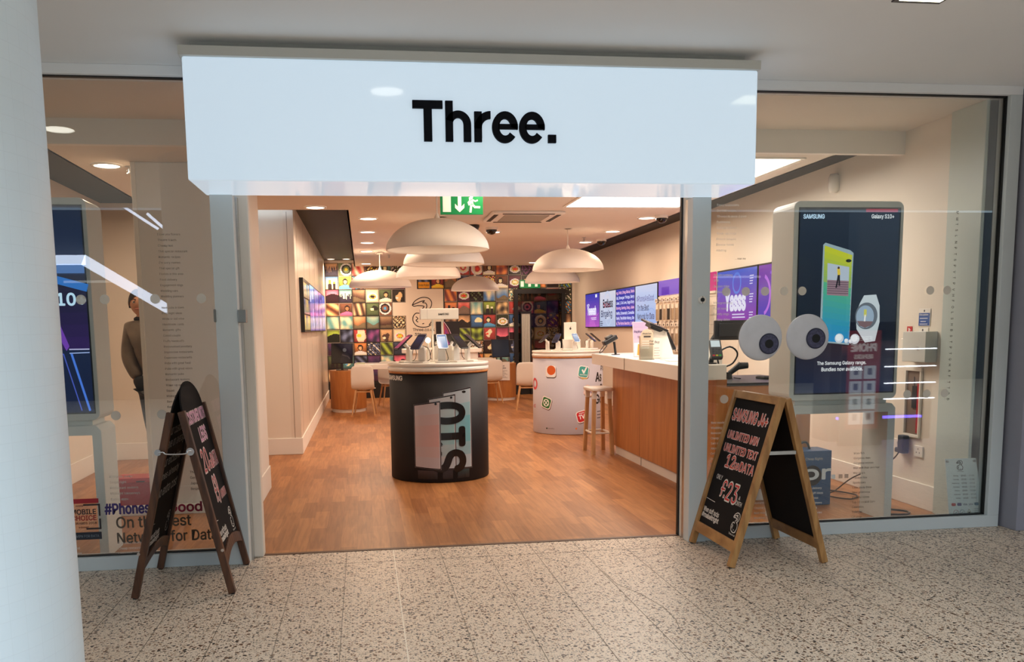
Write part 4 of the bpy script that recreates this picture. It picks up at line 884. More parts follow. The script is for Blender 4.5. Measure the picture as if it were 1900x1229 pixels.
a = MB(oak); a.box(3.42, 3.75, 6.85, 7.40, .0, .985); a.build('side_cabinet', ct, bevel=.003); a = MB(darkm); a.box(3.002, 3.80, 6.84, 7.92, .986, 1.01); a.build('desk_top', ct)
st = thing('bar_stool', 'white seated bar stool with beech legs beside counter', 'stool', (2.745, 9.93, 0))
a = MB(chair_m); a.prism(rrect(2.605, 9.72, 2.885, 10.14, .06), .745, .785); a.build('seat', st, bevel=.012)
for i, (x, y, x2, y2) in enumerate(((2.632, 9.735, 2.655, 9.78), (2.862, 9.735, 2.84, 9.78), (2.632, 10.13, 2.655, 10.08), (2.862, 10.13, 2.84, 10.08))):
    a = MB(beech); a.add([(x-.022, y-.022, 0), (x+.022, y-.022, 0), (x+.022, y+.022, 0), (x-.022, y+.022, 0), (x2-.02, y2-.02, .66), (x2+.02, y2-.02, .66), (x2+.02, y2+.02, .66), (x2-.02, y2+.02, .66)], [(3, 2, 1, 0), (4, 5, 6, 7), (0, 1, 5, 4), (1, 2, 6, 5), (2, 3, 7, 6), (3, 0, 4, 7)])
    a.add([(x2-.024, y2-.024, .655), (x2+.024, y2-.024, .655), (x2+.024, y2+.024, .655), (x2-.024, y2+.024, .655), (x2-.026, y2-.026, .75), (x2+.026, y2-.026, .75), (x2+.026, y2+.026, .75), (x2-.026, y2+.026, .75)], [(3, 2, 1, 0), (4, 5, 6, 7), (0, 1, 5, 4), (1, 2, 6, 5), (2, 3, 7, 6), (3, 0, 4, 7)], chair_m); a.build('leg', st)
a = MB(chair_m)
for p, q in (((2.64, 9.76), (2.855, 9.76)), ((2.64, 10.10), (2.855, 10.10)), ((2.64, 9.76), (2.64, 10.10)), ((2.855, 9.76), (2.855, 10.10))): a.cyl((*p, .25), (*q, .25), .012, n=8)
a.build('footrest', st)
# tablet on its tapered white stand
tb = thing('tablet_stand', 'tapered white stand holding a tilted black tablet on counter', 'tablet', (2.93, 8.37, 1.17))
a = MB(whitegl); z0, z1 = 1.17, 1.455; a.add([(2.80, 8.24, z0), (3.06, 8.24, z0), (3.06, 8.50, z0), (2.80, 8.50, z0), (2.865, 8.30, z1), (2.985, 8.30, z1), (2.985, 8.44, z1), (2.865, 8.44, z1)], [(3, 2, 1, 0), (4, 5, 6, 7), (0, 1, 5, 4), (1, 2, 6, 5), (2, 3, 7, 6), (3, 0, 4, 7)]); a.build('stand', tb, bevel=.006)
Mt = Matrix.Translation((2.885, 8.36, 1.49)) @ Matrix.Rotation(math.radians(12), 4, 'Z') @ Matrix.Rotation(math.radians(20), 4, 'Y') @ Matrix.Rotation(math.radians(14), 4, 'X')
a = MB(darkm); a.prism(rrect(-.11, -.12, .11, .12, .02), 0, .022, M=Mt); a.prism(rrect(-.07, -.08, .07, .06, .01), -.03, 0, M=Mt); a.build('tablet', tb, bevel=.004)
a = MB(darkm); Mh = Matrix.Translation((3.045, 8.38, 1.37)) @ Matrix.Rotation(math.radians(-26), 4, 'Y'); a.box(-.018, .018, -.03, .03, -.13, .07, M=Mh); a.build('card_reader', tb, bevel=.008)
a = MB(prt); a.M = frame((2.83, 8.238, 1.18), (1, 0, 0), (.12, .16, 1)); a.rect(0, 0, .09, .20, .0, col=(236, 226, 214)); a.text('Buy', .01, .14, .05, .03, .001, .02, col=(80, 70, 80)); 
for i in range(4): a.rect(.01, .02+i*.025, .07-.01*(i % 2), .026+i*.025, .001, col=(170, 160, 160))
a.build('price_card', tb)
lh = thing('leaflet_holder', 'clear curved leaflet holder with beige leaflet before tablet', 'leaflet holder', (2.71, 8.08, 1.17))
a = MB(mat('beige_leaflet', (226, 206, 180), .4)); a.box(2.645, 2.775, 8.06, 8.10, 1.17, 1.40)
a.lathe([(0, -.0), (.065, 0)], 0, 0, 24, M=Matrix.Translation((2.71, 8.0595, 1.40)) @ Matrix.Rotation(PI/2, 4, 'X')); a.build('leaflet', lh, bevel=.004)
a = MB(prt); a.M = frame((2.647, 8.058, 1.18), (1, 0, 0), (0, 0, 1)); a.text('iPhone Care', .02, .235, .085, .014, .002, .02, col=(90, 80, 80)); a.rect(.03, .205, .10, .22, .002, col=(70, 60, 60)); 
for i in range(4): a.rect(.015, .10+i*.022, .085, .108+i*.022, .002, col=(246, 240, 230))
a.text('For', .09, .16, .04, .016, .002, .02, col=(90, 80, 80)); a.text('Business', .09, .135, .045, .014, .002, .02, col=(90, 80, 80)); a.build('print', lh)
a = MB(glassmat('clear_acrylic', (.92, .94, .93), 1.2)); a.box(2.64, 2.78, 8.045, 8.05, 1.17, 1.30); a.box(2.64, 2.78, 8.045, 8.12, 1.17, 1.176); a.build('holder', lh)
fl = thing('counter_flyer', 'lilac printed card sign standing behind leaflet holder', 'sign', (2.80, 8.75, 1.17)); Mf2 = frame((2.79, 8.72, 1.17), (1, 0, 0), (0, .12, 1))
a = MB(white); a.box(0, .165, 0, .37, -.006, 0, M=Mf2); a.build('card', fl); a = MB(prt); a.M = Mf2; a.grad(.003, .003, .162, .367, (206, 186, 194), (176, 154, 188), 6, .001); a.text('PayMonthly', .015, .25, .13, .03, .002, .02, col=(70, 50, 90)); a.text('from £9', .05, .20, .09, .024, .002, .02, col=(90, 70, 110)); a.stroke([(.05, .03), (.06, .13)], .022, .002, col=(206, 150, 60)); a.rect(.01, .01, .10, .15, .0015, col=(244, 238, 226)); a.build('print', fl)
td = thing('card_terminal', 'dark card terminal on tilted arm at counter far end', 'card terminal', (2.78, 9.6, 1.17)); a = MB(darkm); a.cyl((2.86, 9.6, 1.17), (2.84, 9.6, 1.32), .014, n=10); a.cyl((2.86, 9.6, 1.17), (2.86, 9.6, 1.178), .05, n=20); a.build('arm', td)
Mh = Matrix.Translation((2.80, 9.58, 1.34)) @ Matrix.Rotation(math.radians(-28), 4, 'Y'); a = MB(darkm); a.box(-.10, .07, -.05, .05, -.02, .035, M=Mh); a.box(-.05, .03, -.05, .05, .035, .06, M=Mh); a.build('reader', td, bevel=.01); a = MB(darkm); a.tube([(2.73, 9.57, 1.30), (2.69, 9.57, 1.25), (2.66, 9.57, 1.20), (2.69, 9.57, 1.21), (2.75, 9.57, 1.28)], .005, 6); a.build('strap', td)
for i, (x, y, w_, d_, r_, nm) in enumerate(((2.82, 9.35, .20, .14, .3, 'far end of the counter'), (3.0, 8.9, .22, .15, -.2, 'counter behind the lilac sign'), (2.93, 7.92, .22, .16, .1, 'counter in front of the tapered stand'), (2.85, 7.6, .2, .15, -.1, 'counter nearest the door post'))):
    a = MB(mat('white_paper', (240, 236, 228), .6)); a.prism([(-w_/2, -d_/2), (w_/2, -d_/2), (w_/2, d_/2), (-w_/2, d_/2)], 0, .004+.002*i, M=Matrix.Translation((x, y, 1.1705)) @ Matrix.Rotation(r_, 4, 'Z')); tag(a.build('paper_sheet'), 'white paper lying flat on %s' % nm, 'paper', 'papers on the counter')
# till items seen through the right window
cm = thing('card_machine', 'card payment machine with lit screen and keypad, through right window', 'card machine', (2.92, 6.95, 1.17))
Mh = Matrix.Translation((2.935, 6.94, 1.30)) @ Matrix.Rotation(math.radians(-12), 4, 'Z') @ Matrix.Rotation(math.radians(48), 4, 'X')
a = MB(darkm); a.prism(rrect(-.05, -.10, .05, .10, .016), -.035, 0, M=Mh); a.build('casing', cm, bevel=.006)
a = MB(scr); a.M = Mh; a.rect(-.038, .015, .038, .085, .001, col=(214, 224, 226))
for i in range(3):
    for j in range(4): a.rect(-.036+i*.026, -.085+j*.023, -.016+i*.026, -.069+j*.023, .001, col=[(176, 40, 40), (176, 150, 50), (50, 140, 60), (60, 60, 60)][i if j == 0 else 3])
a.build('keypad', cm); a = MB(darkm); a.cyl((2.90, 6.96, 1.17), (2.92, 6.96, 1.27), .02, n=12); a.cyl((2.89, 6.96, 1.1705), (2.89, 6.96, 1.18), .06, n=24); a.build('base', cm)
sc = thing('barcode_scanner', 'black handheld scanner standing nose down beside looping cable', 'scanner', (3.30, 7.4, 1.01))
a = MB(darkm); a.cyl((3.26, 7.4, 1.06), (3.36, 7.38, 1.14), .022, .030, 12); a.cyl((3.34, 7.385, 1.125), (3.42, 7.37, 1.13), .034, .028, 12); a.cyl((3.26, 7.4, 1.012), (3.26, 7.4, 1.07), .030, .022, 12); a.box(3.33, 3.34, 7.33, 7.47, 1.011, 1.02); a.build('body', sc, bevel=.003)
a = MB(darkm); a.tube([(3.25, 7.4, 1.05), (3.16, 7.38, 1.12), (3.14, 7.37, 1.24), (3.24, 7.36, 1.30), (3.32, 7.37, 1.24), (3.30, 7.42, 1.15), (3.22, 7.45, 1.10), (3.30, 7.48, 1.02)], .008); a.build('cable', sc)
kb = thing('keyboard', 'black keyboard lying on dark desk behind googly eye', 'keyboard', (3.62, 7.3, 1.01)); MB(darkm).box(3.50, 3.78, 7.22, 7.38, 1.011, 1.03, ).build('case', kb, bevel=.004)
a = MB(mat('key_black', (16, 16, 18), .5))
for i in range(12):
    for j in range(5): a.box(3.508+i*.0225, 3.528+i*.0225, 7.232+j*.028, 7.256+j*.028, 1.03, 1.034)
a.build('keys', kb)
mo = thing('till_monitor', 'back of black till monitor on the counter below the Yasss screen', 'monitor', (3.6, 8.4, 1.17)); a = MB(darkm); a.box(3.52, 3.92, 8.36, 8.40, 1.34, 1.54); a.box(3.56, 3.88, 8.33, 8.36, 1.37, 1.51); a.build('screen_back', mo, bevel=.008); a = MB(darkm); a.cyl((3.40, 8.41, 1.172), (3.56, 8.41, 1.42), .018, n=10); a.box(3.33, 3.44, 8.35, 8.47, 1.1705, 1.18); a.build('stand', mo)
rp = thing('receipt_printer', 'cream receipt printer on the counter left of black monitor', 'printer', (3.25, 7.95, 1.17)); a = MB(whitegl); a.box(3.25, 3.39, 8.02, 8.18, 1.1705, 1.33); a.build('casing', rp, bevel=.012); a = MB(mat('blue_folder', (40, 70, 96), .5)); a.box(3.232, 3.248, 8.0, 8.18, 1.1705, 1.36); a.build('side_tray', rp)

# ------------------------------------------------------------------ desks, chairs and monitors at the back
def chair(name, label, loc, rz):
    t = thing(name, label, 'chair', (0, 0, 0), 'white shell chairs at the rear desks')
    def shell(s0, s1):
        pr = [(-.20, .455), (-.10, .445), (.06, .45), (.15, .47), (.19, .54), (.205, .66), (.215, .78), (.22, .88)]
        vs = []; n = len(pr); w = 7
        for off in (0, .014):
            for i, (y, z) in enumerate(pr):
                for j in range(w):
                    u = (j/(w-1)-.5)*2; hw = .205 if i > 0 else .18; ww = hw-(.02 if i == n-1 else 0)
                    bend = .02*u*u; vs.append((u*ww, y-(bend if i > 4 else 0)+(off if i > 3 else 0), z+(bend if i <= 3 else 0)-(off if i <= 3 else 0)-(.02*abs(u)**6 if i == n-1 else 0)))
        fs = []
        for i in range(n-1):
            for j in range(w-1):
                a_ = i*w+j; fs.append((a_, a_+1, a_+w+1, a_+w)); b_ = n*w+a_; fs.append((b_, b_+w, b_+w+1, b_+1))
        for i in range(n-1):
            for j in (0, w-1): a_ = i*w+j; fs.append((a_, a_+w, n*w+a_+w, n*w+a_))
        for j in range(w-1):
            for i in (0, n-1): a_ = i*w+j; fs.append((a_, a_+1, n*w+a_+1, n*w+a_))
        return vs, fs
    a = MB(chair_m); a.smooth = True; v, f = shell(0, 1); a.add(v, f); a.smooth = False
    o = a.build('shell_seat', t); bm = bmesh.new(); bm.from_mesh(o.data); bmesh.ops.recalc_face_normals(bm, faces=bm.faces); bm.to_mesh(o.data); bm.free(); md = o.modifiers.new('s', 'SUBSURF'); md.levels = md.render_levels = 1
    for sx in (-1, 1):
        for sy in (-1, 1): MB(beech).cyl((sx*.20, sy*.20+.0, 0), (sx*.13, sy*.12, .44), .011, .018, 10).build('leg', t)
    a = MB(beech); a.cyl((-.14, -.12, .41), (.14, -.12, .41), .011, n=8); a.cyl((-.14, .12, .41), (.14, .12, .41), .011, n=8); a.cyl((-.14, -.12, .41), (-.14, .12, .41), .011, n=8); a.cyl((.14, -.12, .41), (.14, .12, .41), .011, n=8); a.build('seat_frame', t)
    t.location = loc; t.rotation_euler = (0, 0, rz); return t
ch = chair('shell_chair', 'white shell chair with its back to us at the left desk', (-.01, 15.42, 0), PI-.1)
def chair_copy(label, loc, rz):
    c = copy_tree(ch); c.location = loc; c.rotation_euler = (0, 0, rz); c['label'] = label; return c
ch.rotation_euler = (0, 0, PI-.12)
chair_copy('white shell chair turned sideways at the left desk by black drum', (.50, 16.85, 0), .2)
chair_copy('white shell chair partly behind the black drum on its right', (2.50, 17.05, 0), PI+.12)
chair_copy('white shell chair left of the white drum, back towards us', (2.94, 15.45, 0), PI-.15)
def desk(name, label, x, y, w, s):
    t = thing(name, label, 'desk', (x, y, 0))
    pts = [(x+w*.5*math.cos(q), y+.42*math.sin(q)) for q in [2*PI*k/40 for k in range(40)]]
    MB(oak).prism(pts, .06, .76).build('pedestal', t); MB(white).prism([(x+(p[0]-x)*.94, y+(p[1]-y)*.94) for p in pts], 0, .06).build('plinth', t)
    return t
d1 = desk('advice_desk', 'oak drum desk with white tabletop on the left at back', -.30, 16.22, .66, 1)
MB(whitegl).box(-.18, 1.0, 16.05, 16.8, .765, .865).build('tabletop', d1, bevel=.01); MB(whitegl).box(.93, 1.0, 16.1, 16.75, 0, .765).build('end_leg', d1)
d2 = desk('advice_desk', 'oak drum desk on the right at back, paper notice on front', 2.84, 17.95, .66, 1)
MB(whitegl).box(1.75, 2.72, 17.7, 18.5, .765, .865).build('tabletop', d2, bevel=.01); MB(whitegl).box(1.75, 1.82, 17.75, 18.45, 0, .765).build('end_leg', d2)
a = MB(white); a.box(2.68, 2.97, 17.505, 17.512, .42, .80); 
a2 = MB(prt); a2.M = frame((2.68, 17.504, .42), (1, 0, 0), (0, 0, 1)); a2.text('Important', .03, .28, .15, .03, .001, .02, col=(40, 36, 40)); a2.text('information', .03, .24, .18, .03, .001, .02, col=(40, 36, 40))
for i in range(7): a2.rect(.03, .05+i*.024, .24-.03*(i % 3), .056+i*.024, .001, col=(120, 110, 110))
nt_ = thing('paper_notice', 'white paper notice fixed to front of right oak desk', 'notice', (2.82, 17.5, .42)); a.build('sheet', nt_); a2.build('print', nt_)
def monitor(label, x, y, z, rz, mir):
    t = thing('computer_monitor', label, 'monitor', (x, y, z)); T = Matrix.Translation((x, y, z)) @ Matrix.Rotation(rz, 4, 'Z') @ Matrix.Rotation(math.radians(-8), 4, 'X')
    a = MB(darkm); a.box(-.20, .20, -.015, .02, .12, .50, M=T); a.build('screen_casing', t, bevel=.006); a = MB(scr); a.M = T @ frame((-.19, -.0165, .13), (1, 0, 0), (0, 0, 1)); a.grad(0, 0, .38, .36, (3, 3, 4), (5, 6, 9), 3, .0)
    if mir: a.disc(.24, .24, .035, .001, 14, col=(90, 84, 80)); a.poly([(.15, .0), (.33, .0), (.34, .12), (.28, .19), (.19, .18)], .001, col=(22, 20, 24)); a.stroke([(.2, .15), (.30, .12), (.33, .08)], .02, .0015, col=(70, 56, 52))  # reflected face and shoulders are painted into the display colours
    a.build('display', t); a = MB(darkm); a.box(-.02, .02, -.01, .02, 0, .2, M=T); a.box(-.11, .11, -.08, .08, .0, .012, M=Matrix.Translation((x, y, z))); a.build('stand', t); return t
monitor('black monitor on the left oak desk, face reflection painted on its screen', -.40, 16.2, .761, -.12, True); monitor('black monitor on the right oak desk under exit sign', 2.86, 17.9, .761, .25, False)
a = MB(mat('papers_green', (206, 210, 176), .6)); a.box(-.14, .02, 16.1, 16.3, .866, .89); tag(a.build('paper_stack'), 'small stack of pale papers beside the left monitor', 'paper')
sf = thing('rear_shelf', 'low white display counter behind the black drum', 'counter', (1.2, 12.9, 0)); MB(whitegl).prism([(1.2+.62*math.cos(2*PI*k/40), 13.3+.42*math.sin(2*PI*k/40)) for k in range(40)], 1.13, 1.2).build('top', sf, bevel=.01); MB(whitegl).prism([(1.2+.56*math.cos(2*PI*k/40), 13.3+.38*math.sin(2*PI*k/40)) for k in range(40)], 0, 1.13).build('body', sf)

# ------------------------------------------------------------------ window display stands
def kiosk(label, x0, draw):
    t = thing('display_kiosk', label, 'display stand', (x0+.425, 6.12, 0), 'tall white window display stands')
    M = frame((x0, 5.96, 0), (1, 0, 0), (0, 0, 1)); x1 = .85
    a = MB(kioskm); a.prism(rrect(0, .93, x1, 2.37, .05), -.33, 0, M=M); a.build('screen_housing', t, bevel=.004)
    a = MB(kioskm); P = rrect(0, .0, x1, .90, .05)
    outer = [(0, 0), (0, .86), (.03, .895), (x1-.03, .895), (x1, .86), (x1, 0), (x1-.06, 0), (x1-.06, .83), (.06, .83), (.06, 0)]
    a.prism(outer, -.33, -.0, M=M); a.build('base_frame', t, bevel=.004)
    a = MB(kioskm); a.box(.06, x1-.06, .895, .935, -.30, -.03, M=M); a.build('joint_bar', t)
    a = MB(scr); a.M = M; a.rect(.035, .975, x1-.025, 2.325, .0015, col=(4, 5, 8)); draw(a); a.build('display', t); return t
def k_right(a):
    a.grad(.045, .985, .815, 1.36, (22, 34, 62), (34, 28, 40), 10, .002); a.grad(.045, 1.36, .815, 2.315, (14, 22, 36), (26, 40, 58), 12, .002)
    a.rect(.55, 2.292, .80, 2.315, .0024, col=(150, 40, 66))
    a.text('SAMSUNG', .07, 2.245, .16, .03, .004, .035, col=(190, 220, 244)); a.text('Galaxy S10+', .595, 2.24, .175, .036, .004, .02, col=(232, 236, 240))
    a.poly([(.222, 1.36), (.455, 1.335), (.465, 2.00), (.44, 2.02), (.245, 2.075), (.228, 2.06)], .003, col=(150, 170, 176))
    for i in range(16):
        f0, f1 = i/16, (i+1)/16; y = lambda f, s: (1.368+(2.055-1.368)*f) if s == 0 else (1.348+(1.985-1.348)*f); t_ = i/15
        c = tuple(int((40, 130, 190)[k]*(1-t_)+(190, 196, 44)[k]*t_) for k in range(3)) if t_ > .6 else tuple(int((30, 136, 196)[k]*(1-t_/.6)+(80, 170, 130)[k]*t_/.6) for k in range(3))
        a.poly([(.238, y(f0, 0)), (.452, y(f0, 1)), (.456, y(f1, 1)), (.240, y(f1, 0))], .0034, col=c)
    a.disc(.428, 1.945, .022, .004, 14, col=(20, 30, 20), ry=.012)
    a.poly([(.268, 1.70), (.435, 1.69), (.435, 1.90), (.265, 1.93)], .0038, col=(178, 190, 204)); a.poly([(.268, 1.70), (.435, 1.69), (.435, 1.80), (.267, 1.81)], .0040, col=(146, 120, 130))
    for i in range(6): a.stroke([(.27, 1.715+i*.016), (.432, 1.708+i*.016)], .005, .0042, col=(92, 70, 86))
    a.stroke([(.352, 1.885), (.356, 1.85)], .022, .0046, col=(220, 190, 60)); a.stroke([(.352, 1.84), (.345, 1.79), (.338, 1.755)], .012, .0046, col=(30, 28, 36)); a.stroke([(.358, 1.84), (.362, 1.77)], .012, .0046, col=(30, 28, 36)); a.disc(.352, 1.895, .009, .0047, 10, col=(70, 44, 34))
    a.poly([(.58, 1.35), (.66, 1.36), (.69, 1.50), (.685, 1.62), (.655, 1.70), (.56, 1.695), (.53, 1.64), (.50, 1.56), (.51, 1.45)], .003, col=(196, 206, 212))
    a.disc(.583, 1.545, .088, .004, 30, col=(96, 104, 114), ry=.098); a.disc(.573, 1.54, .070, .0044, 30, col=(150, 170, 190), ry=.082); a.poly([(.51, 1.51), (.636, 1.505), (.62, 1.475), (.575, 1.458), (.53, 1.475)], .0047, col=(120, 96, 100)); a.stroke([(.573, 1.585), (.573, 1.55)], .022, .005, col=(200, 196, 90)); a.stroke([(.573, 1.55), (.570, 1.51)], .012, .005, col=(230, 230, 230))
    for x, z, r_ in ((.375, 1.385, .035), (.432, 1.365, .017), (.465, 1.36, .015), (.498, 1.378, .037)): a.disc(x, z, r_, .0055, 20, col=(206, 214, 222)); a.disc(x-.004, z+.005, r_*.7, .006, 16, col=(236, 240, 244))
    a.text('The Samsung Galaxy range.', .21, 1.185, .385, .032, .004, .015, col=(240, 242, 246)); a.text('Bundles now available.', .245, 1.145, .325, .028, .004, .015, col=(240, 242, 246))
    a.grad(.40, 1.26, .56, 1.33, (36, 30, 50), (70, 40, 46), 4, .0026)
kiosk('tall white stand with phone and watch screen behind right window', 3.09, k_right)
def k_left(a):
    a.grad(.045, .985, .815, 1.40, (6, 22, 56), (14, 30, 62), 8, .002); a.grad(.045, 1.40, .815, 1.88, (44, 24, 84), (12, 16, 40), 6, .002); a.grad(.045, 1.88, .815, 2.315, (14, 30, 66), (10, 28, 56), 6, .002)
    a.rect(.3, 1.89, .815, 1.95, .003, col=(70, 110, 170)); a.stroke([(.6, 1.86), (.81, 1.80)], .05, .003, col=(40, 110, 190))
    a.text('S10+', .565, 1.685, .245, .078, .004, .03, col=(190, 224, 246))
    a.poly([(.60, 1.68), (.69, 1.42), (.67, 1.39), (.54, 1.68)], .003, col=(110, 60, 170)); a.stroke([(.69, 1.40), (.81, 1.40)], .008, .004, col=(180, 180, 220)); a.stroke([(.69, 1.375), (.81, 1.378)], .007, .004, col=(150, 170, 220)); a.stroke([(.70, 1.37), (.79, 1.0)], .014, .004, col=(70, 120, 220)); a.stroke([(.58, 1.38), (.65, 1.37), (.74, 1.0)], .007, .004, col=(70, 90, 190)); a.stroke([(.51, 1.50), (.56, 1.38), (.55, 1.35)], .02, .004, col=(190, 200, 220))
kiosk('tall white stand with dark blue S10+ screen behind left window', -2.59, k_left)

# ------------------------------------------------------------------ things on the floor behind the glass
rb = thing('shoe_box', 'red cardboard box with lid on low white plinth, left window', 'box', (-1.95, 7.9, .07))
MB(white).box(-2.10, -.93, 7.56, 7.60, 0, .07) if False else None
tag(MB(white).box(-2.13, -1.02, 7.30, 7.38, 0, .075).build('floor_plinth', bevel=.004), 'low white plinth board in front of the white partition', 'plinth')
a = MB(mat('red_card', (186, 30, 42), .5)); a.box(-2.12, -1.74, 7.56, 7.78, .001, .25); a.build('carton', rb); a = MB(mat('red_lid', (214, 66, 70), .45)); a.box(-2.13, -1.73, 7.55, 7.79, .235, .275); a.build('lid', rb, bevel=.004); a = MB(darkm); a.M = frame((-2.0, 7.548, .22), (1, 0, 0), (0, 0, 1)); a.rect(.05, .02, .12, .03, .001); a.build('hand_slot', rb)
bl = thing('blue_box', 'blue box with white letters and black clip handle, right window', 'box', (3.86, 6.75, 0))
a = MB(mat('blue_card', (36, 92, 146), .45)); a.box(3.50, 3.80, 6.58, 6.81, 0, .455); a.build('carton', bl, bevel=.004); a = MB(prt); a.M = frame((3.50, 6.578, 0), (1, 0, 0), (0, 0, 1)); a.disc(.13, .25, .085, .001, 28, col=(24, 30, 44)); a.build('print', bl)
a = MB(darkm); a.tube([(3.58, 6.70, .45), (3.58, 6.70, .50), (3.64, 6.70, .51), (3.67, 6.70, .45)], .010); a.build('handle', bl)
# opening-hours plate leaning inside the right window
hp = thing('opening_hours_plate', 'clear plate of opening hours leaning in right window corner', 'sign', (4.28, 5.76, .03))
Mh = frame((4.215, 5.712, .03), (1, .0, -.01), (-.135, .05, 1)); Mh = Matrix.Translation((.06, 0, 0)) @ Mh
a = MB(mat('frosted_plate', (224, 234, 232), .35)); a.prism([(-.03, 0), (.25, 0), (.235, .47), (-.012, .47)], -.006, 0, M=Mh); a.build('plate', hp)
a = MB(prt); a.M = Mh; logo(a, .075, .385, .07, .005, .001, col=(70, 70, 74)); a.text('Three', .075, .37, .05, .008, .001, .01, col=(70, 70, 74))
for i, (d, h) in enumerate((('Monday', '09:00'), ('Tuesday', '09:00'), ('Wednesday', '09:00'), ('Thursday', '09:00'), ('Friday', '09:00'), ('Saturday', '09:00'), ('Sunday', '11:00'))):
    y = .335-i*.028; a.text(d, .04-.006*(len(d)-6)+0, y, .0065*len(d), .011, .001, .015, col=(50, 50, 54)); a.text(h, .10, y, .04, .012, .001, .02, col=(50, 50, 54)); a.text('- '+('17:30' if i < 6 else '16:00'), .15, y, .055, .011, .001, .01, col=(80, 80, 84))
for i, (c, s_) in enumerate((((190, 50, 56), ''), ((60, 60, 130), ''), (None, 'VISA'), (None, 'VISA'), ((50, 110, 140), ''))):
    x = .0+i*.046
    if c: a.prism(rrect(x, .115, x+.034, .137, .006), .0, .001, col=c)
    else: a.text(s_, x, .118, .034, .013, .001, .02, col=(50, 60, 110))
for x, c in ((.03, (170, 60, 60)), (.08, (60, 100, 120))): a.ring(x, .065, .018, .021, .001, 20, col=c); a.stroke([(x-.01, .06), (x+.01, .07)], .003, .001, col=(60, 60, 60))
a.stroke([(.115, .05), (.135, .088), (.155, .05), (.115, .05)], .003, .001, col=(150, 140, 50)); a.disc(.135, .062, .008, .001, 8, col=(60, 60, 50))
for i in range(4): a.rect(.175, .045+i*.014, .215, .048+i*.014, .001, col=(110, 116, 116))
a.build('print', hp); a = MB(metal)
for x, y in ((0, .45), (.215, .45), (0, .02), (.215, .02)): a.cyl((x, y, 0), (x, y, .012), .009, n=12, M=Mh)
a.build('stud', hp)

# ------------------------------------------------------------------ vinyl lettering and stickers on the glass
YG = 5.6665
def vinyl(name, label, x, z, lines, lh, h, mt, cw=.0148, cat='window lettering', widths=None, sh=0):
    a = MB(mt); a.M = frame((x, YG, z), (1, 0, 0), (0, 0, 1))
    k = h/.73*1.02
    for i, s_ in enumerate(lines):
        if not s_: continue
        vs, fs = text_mesh(s_)
        for dx, dz in ((0, 0), (.012, -2e-5), (-.012, -4e-5)): a.add([((v[0]+dx)*k*.90, v[1]*k-i*lh, dz) for v in vs], fs)
    o = a.build(name); tag(o, label, cat); return o
L1 = ['I love you flowers', 'Theatre tickets', 'Cheeky text', 'That special restaurant', 'Romantic recipes', "I'm sorry memes", 'That special gift', 'Florists in this area', 'Food delivery', 'Engagement rings', 'Wedding cars', 'Wedding planners', '', 'Nice pubs in town', 'Date night ideas', 'White or red wine', 'Handmade cards', 'Romantic gifts', 'Cutest couple', 'Fluffy handcuffs', 'Personalised jewellery', 'Impressive restaurants', 'Expensive restaurants', 'Pubs with great food', 'Pubs with great views', 'Romantic pubs', 'Restaurant reviews', 'Make-up on fleek', 'Squad', 'Midnight takeaways', 'Bars near me', 'Dating apps']
vinyl('window_lettering', 'long grey list starting I love you flowers on left window', -1.245, 2.10, L1, .0347, .0185, fadedark)
vinyl('window_lettering', 'short white list starting Romantic, Swipe right on left window', -1.625, .588, ['Romantic walks', 'Swipe right', 'Restaurant reviews', 'Midnight takeaways', 'Dating apps'], .0365, .022, frost)
vinyl('window_lettering', 'faint list ending bespoke tailors at right of brown board', -1.13, .60, ['Thai restaurants', 'German restaurants', 'Japanese restaurants', 'Bespoke tailors'], .0365, .022, fadedark)
vinyl('window_lettering', 'faint lines ending great food and great views by pillar', -2.02, .135, ['Pubs with great food', 'Pubs with great views'], .035, .022, frost)
vinyl('window_lettering', 'faint lines starting Romantic under Network lettering', -1.60, .155, ['Romantic cinema', 'Cheap restaurants', 'Opticians'], .035, .022, fade)
a = MB(mat('navy_vinyl', (56, 40, 110), .5)); a.M = frame((-1.665, YG, .352), (1, 0, 0), (0, 0, 1)); a.text('#PhonesAre', 0, 0, .385, .068, 0, .03); a.text('Good', .388, 0, .21, .062, 0, .03, mat('crimson_vinyl', (150, 20, 60), .5)); tag(a.build('window_lettering'), 'bold purple and crimson PhonesAreGood lettering low on left window', 'window lettering')
a = MB(fadedark); a.M = frame((-1.60, YG, .28), (1, 0, 0), (0, 0, 1)); a.text('On the Best', 0, -.02, .46, .072, 0, .02); a.text('Network for Data', 0, -.12, .62, .072, 0, .02); tag(a.build('window_lettering'), 'large grey On the Best Network lettering on left window', 'window lettering')
po_ = thing('award_sticker', 'orange and black mobile choice award sticker on left window', 'sticker', (-1.80, YG, .19)); a = MB(prt); a.M = frame((-1.93, YG, .195), (1, 0, 0), (0, 0, 1)); a.rect(0, .235, .23, .265, 0, col=(170, 30, 40)); a.rect(.0, .0, .236, .048, 0, col=(34, 38, 50)); a.text('BEST MPN FOR DATA', .03, .015, .19, .016, .001, .01, col=(120, 130, 140)); a.text('MOBILE', .06, .165, .15, .032, .001, .03, col=(40, 26, 34)); a.text('CHOICE', .06, .125, .15, .032, .001, .03, col=(150, 40, 40)); a.text('AWARDS 2018', .07, .1, .14, .014, .001, .02, col=(60, 30, 30)); a.text('winner', .10, .075, .06, .013, .001, .02, col=(90, 40, 40))
for p in ([(.14, .225), (.232, .225), (.232, .155)], [(.232, .13), (.232, .07), (.15, .07)]): a.stroke(p, .011, .001, col=(36, 28, 34))
a.text('mobile', .09, .215, .045, .012, .001, .02, col=(90, 40, 40)); a.build('print', po_)
R1 = ['Fancy restaurants', 'Cocktail recipes', '50 ways to leave a lover', 'Cushioning', 'Getting benched', 'Break-up songs', 'Divorce lawyers', 'Divorce hotels', 'Adulting']
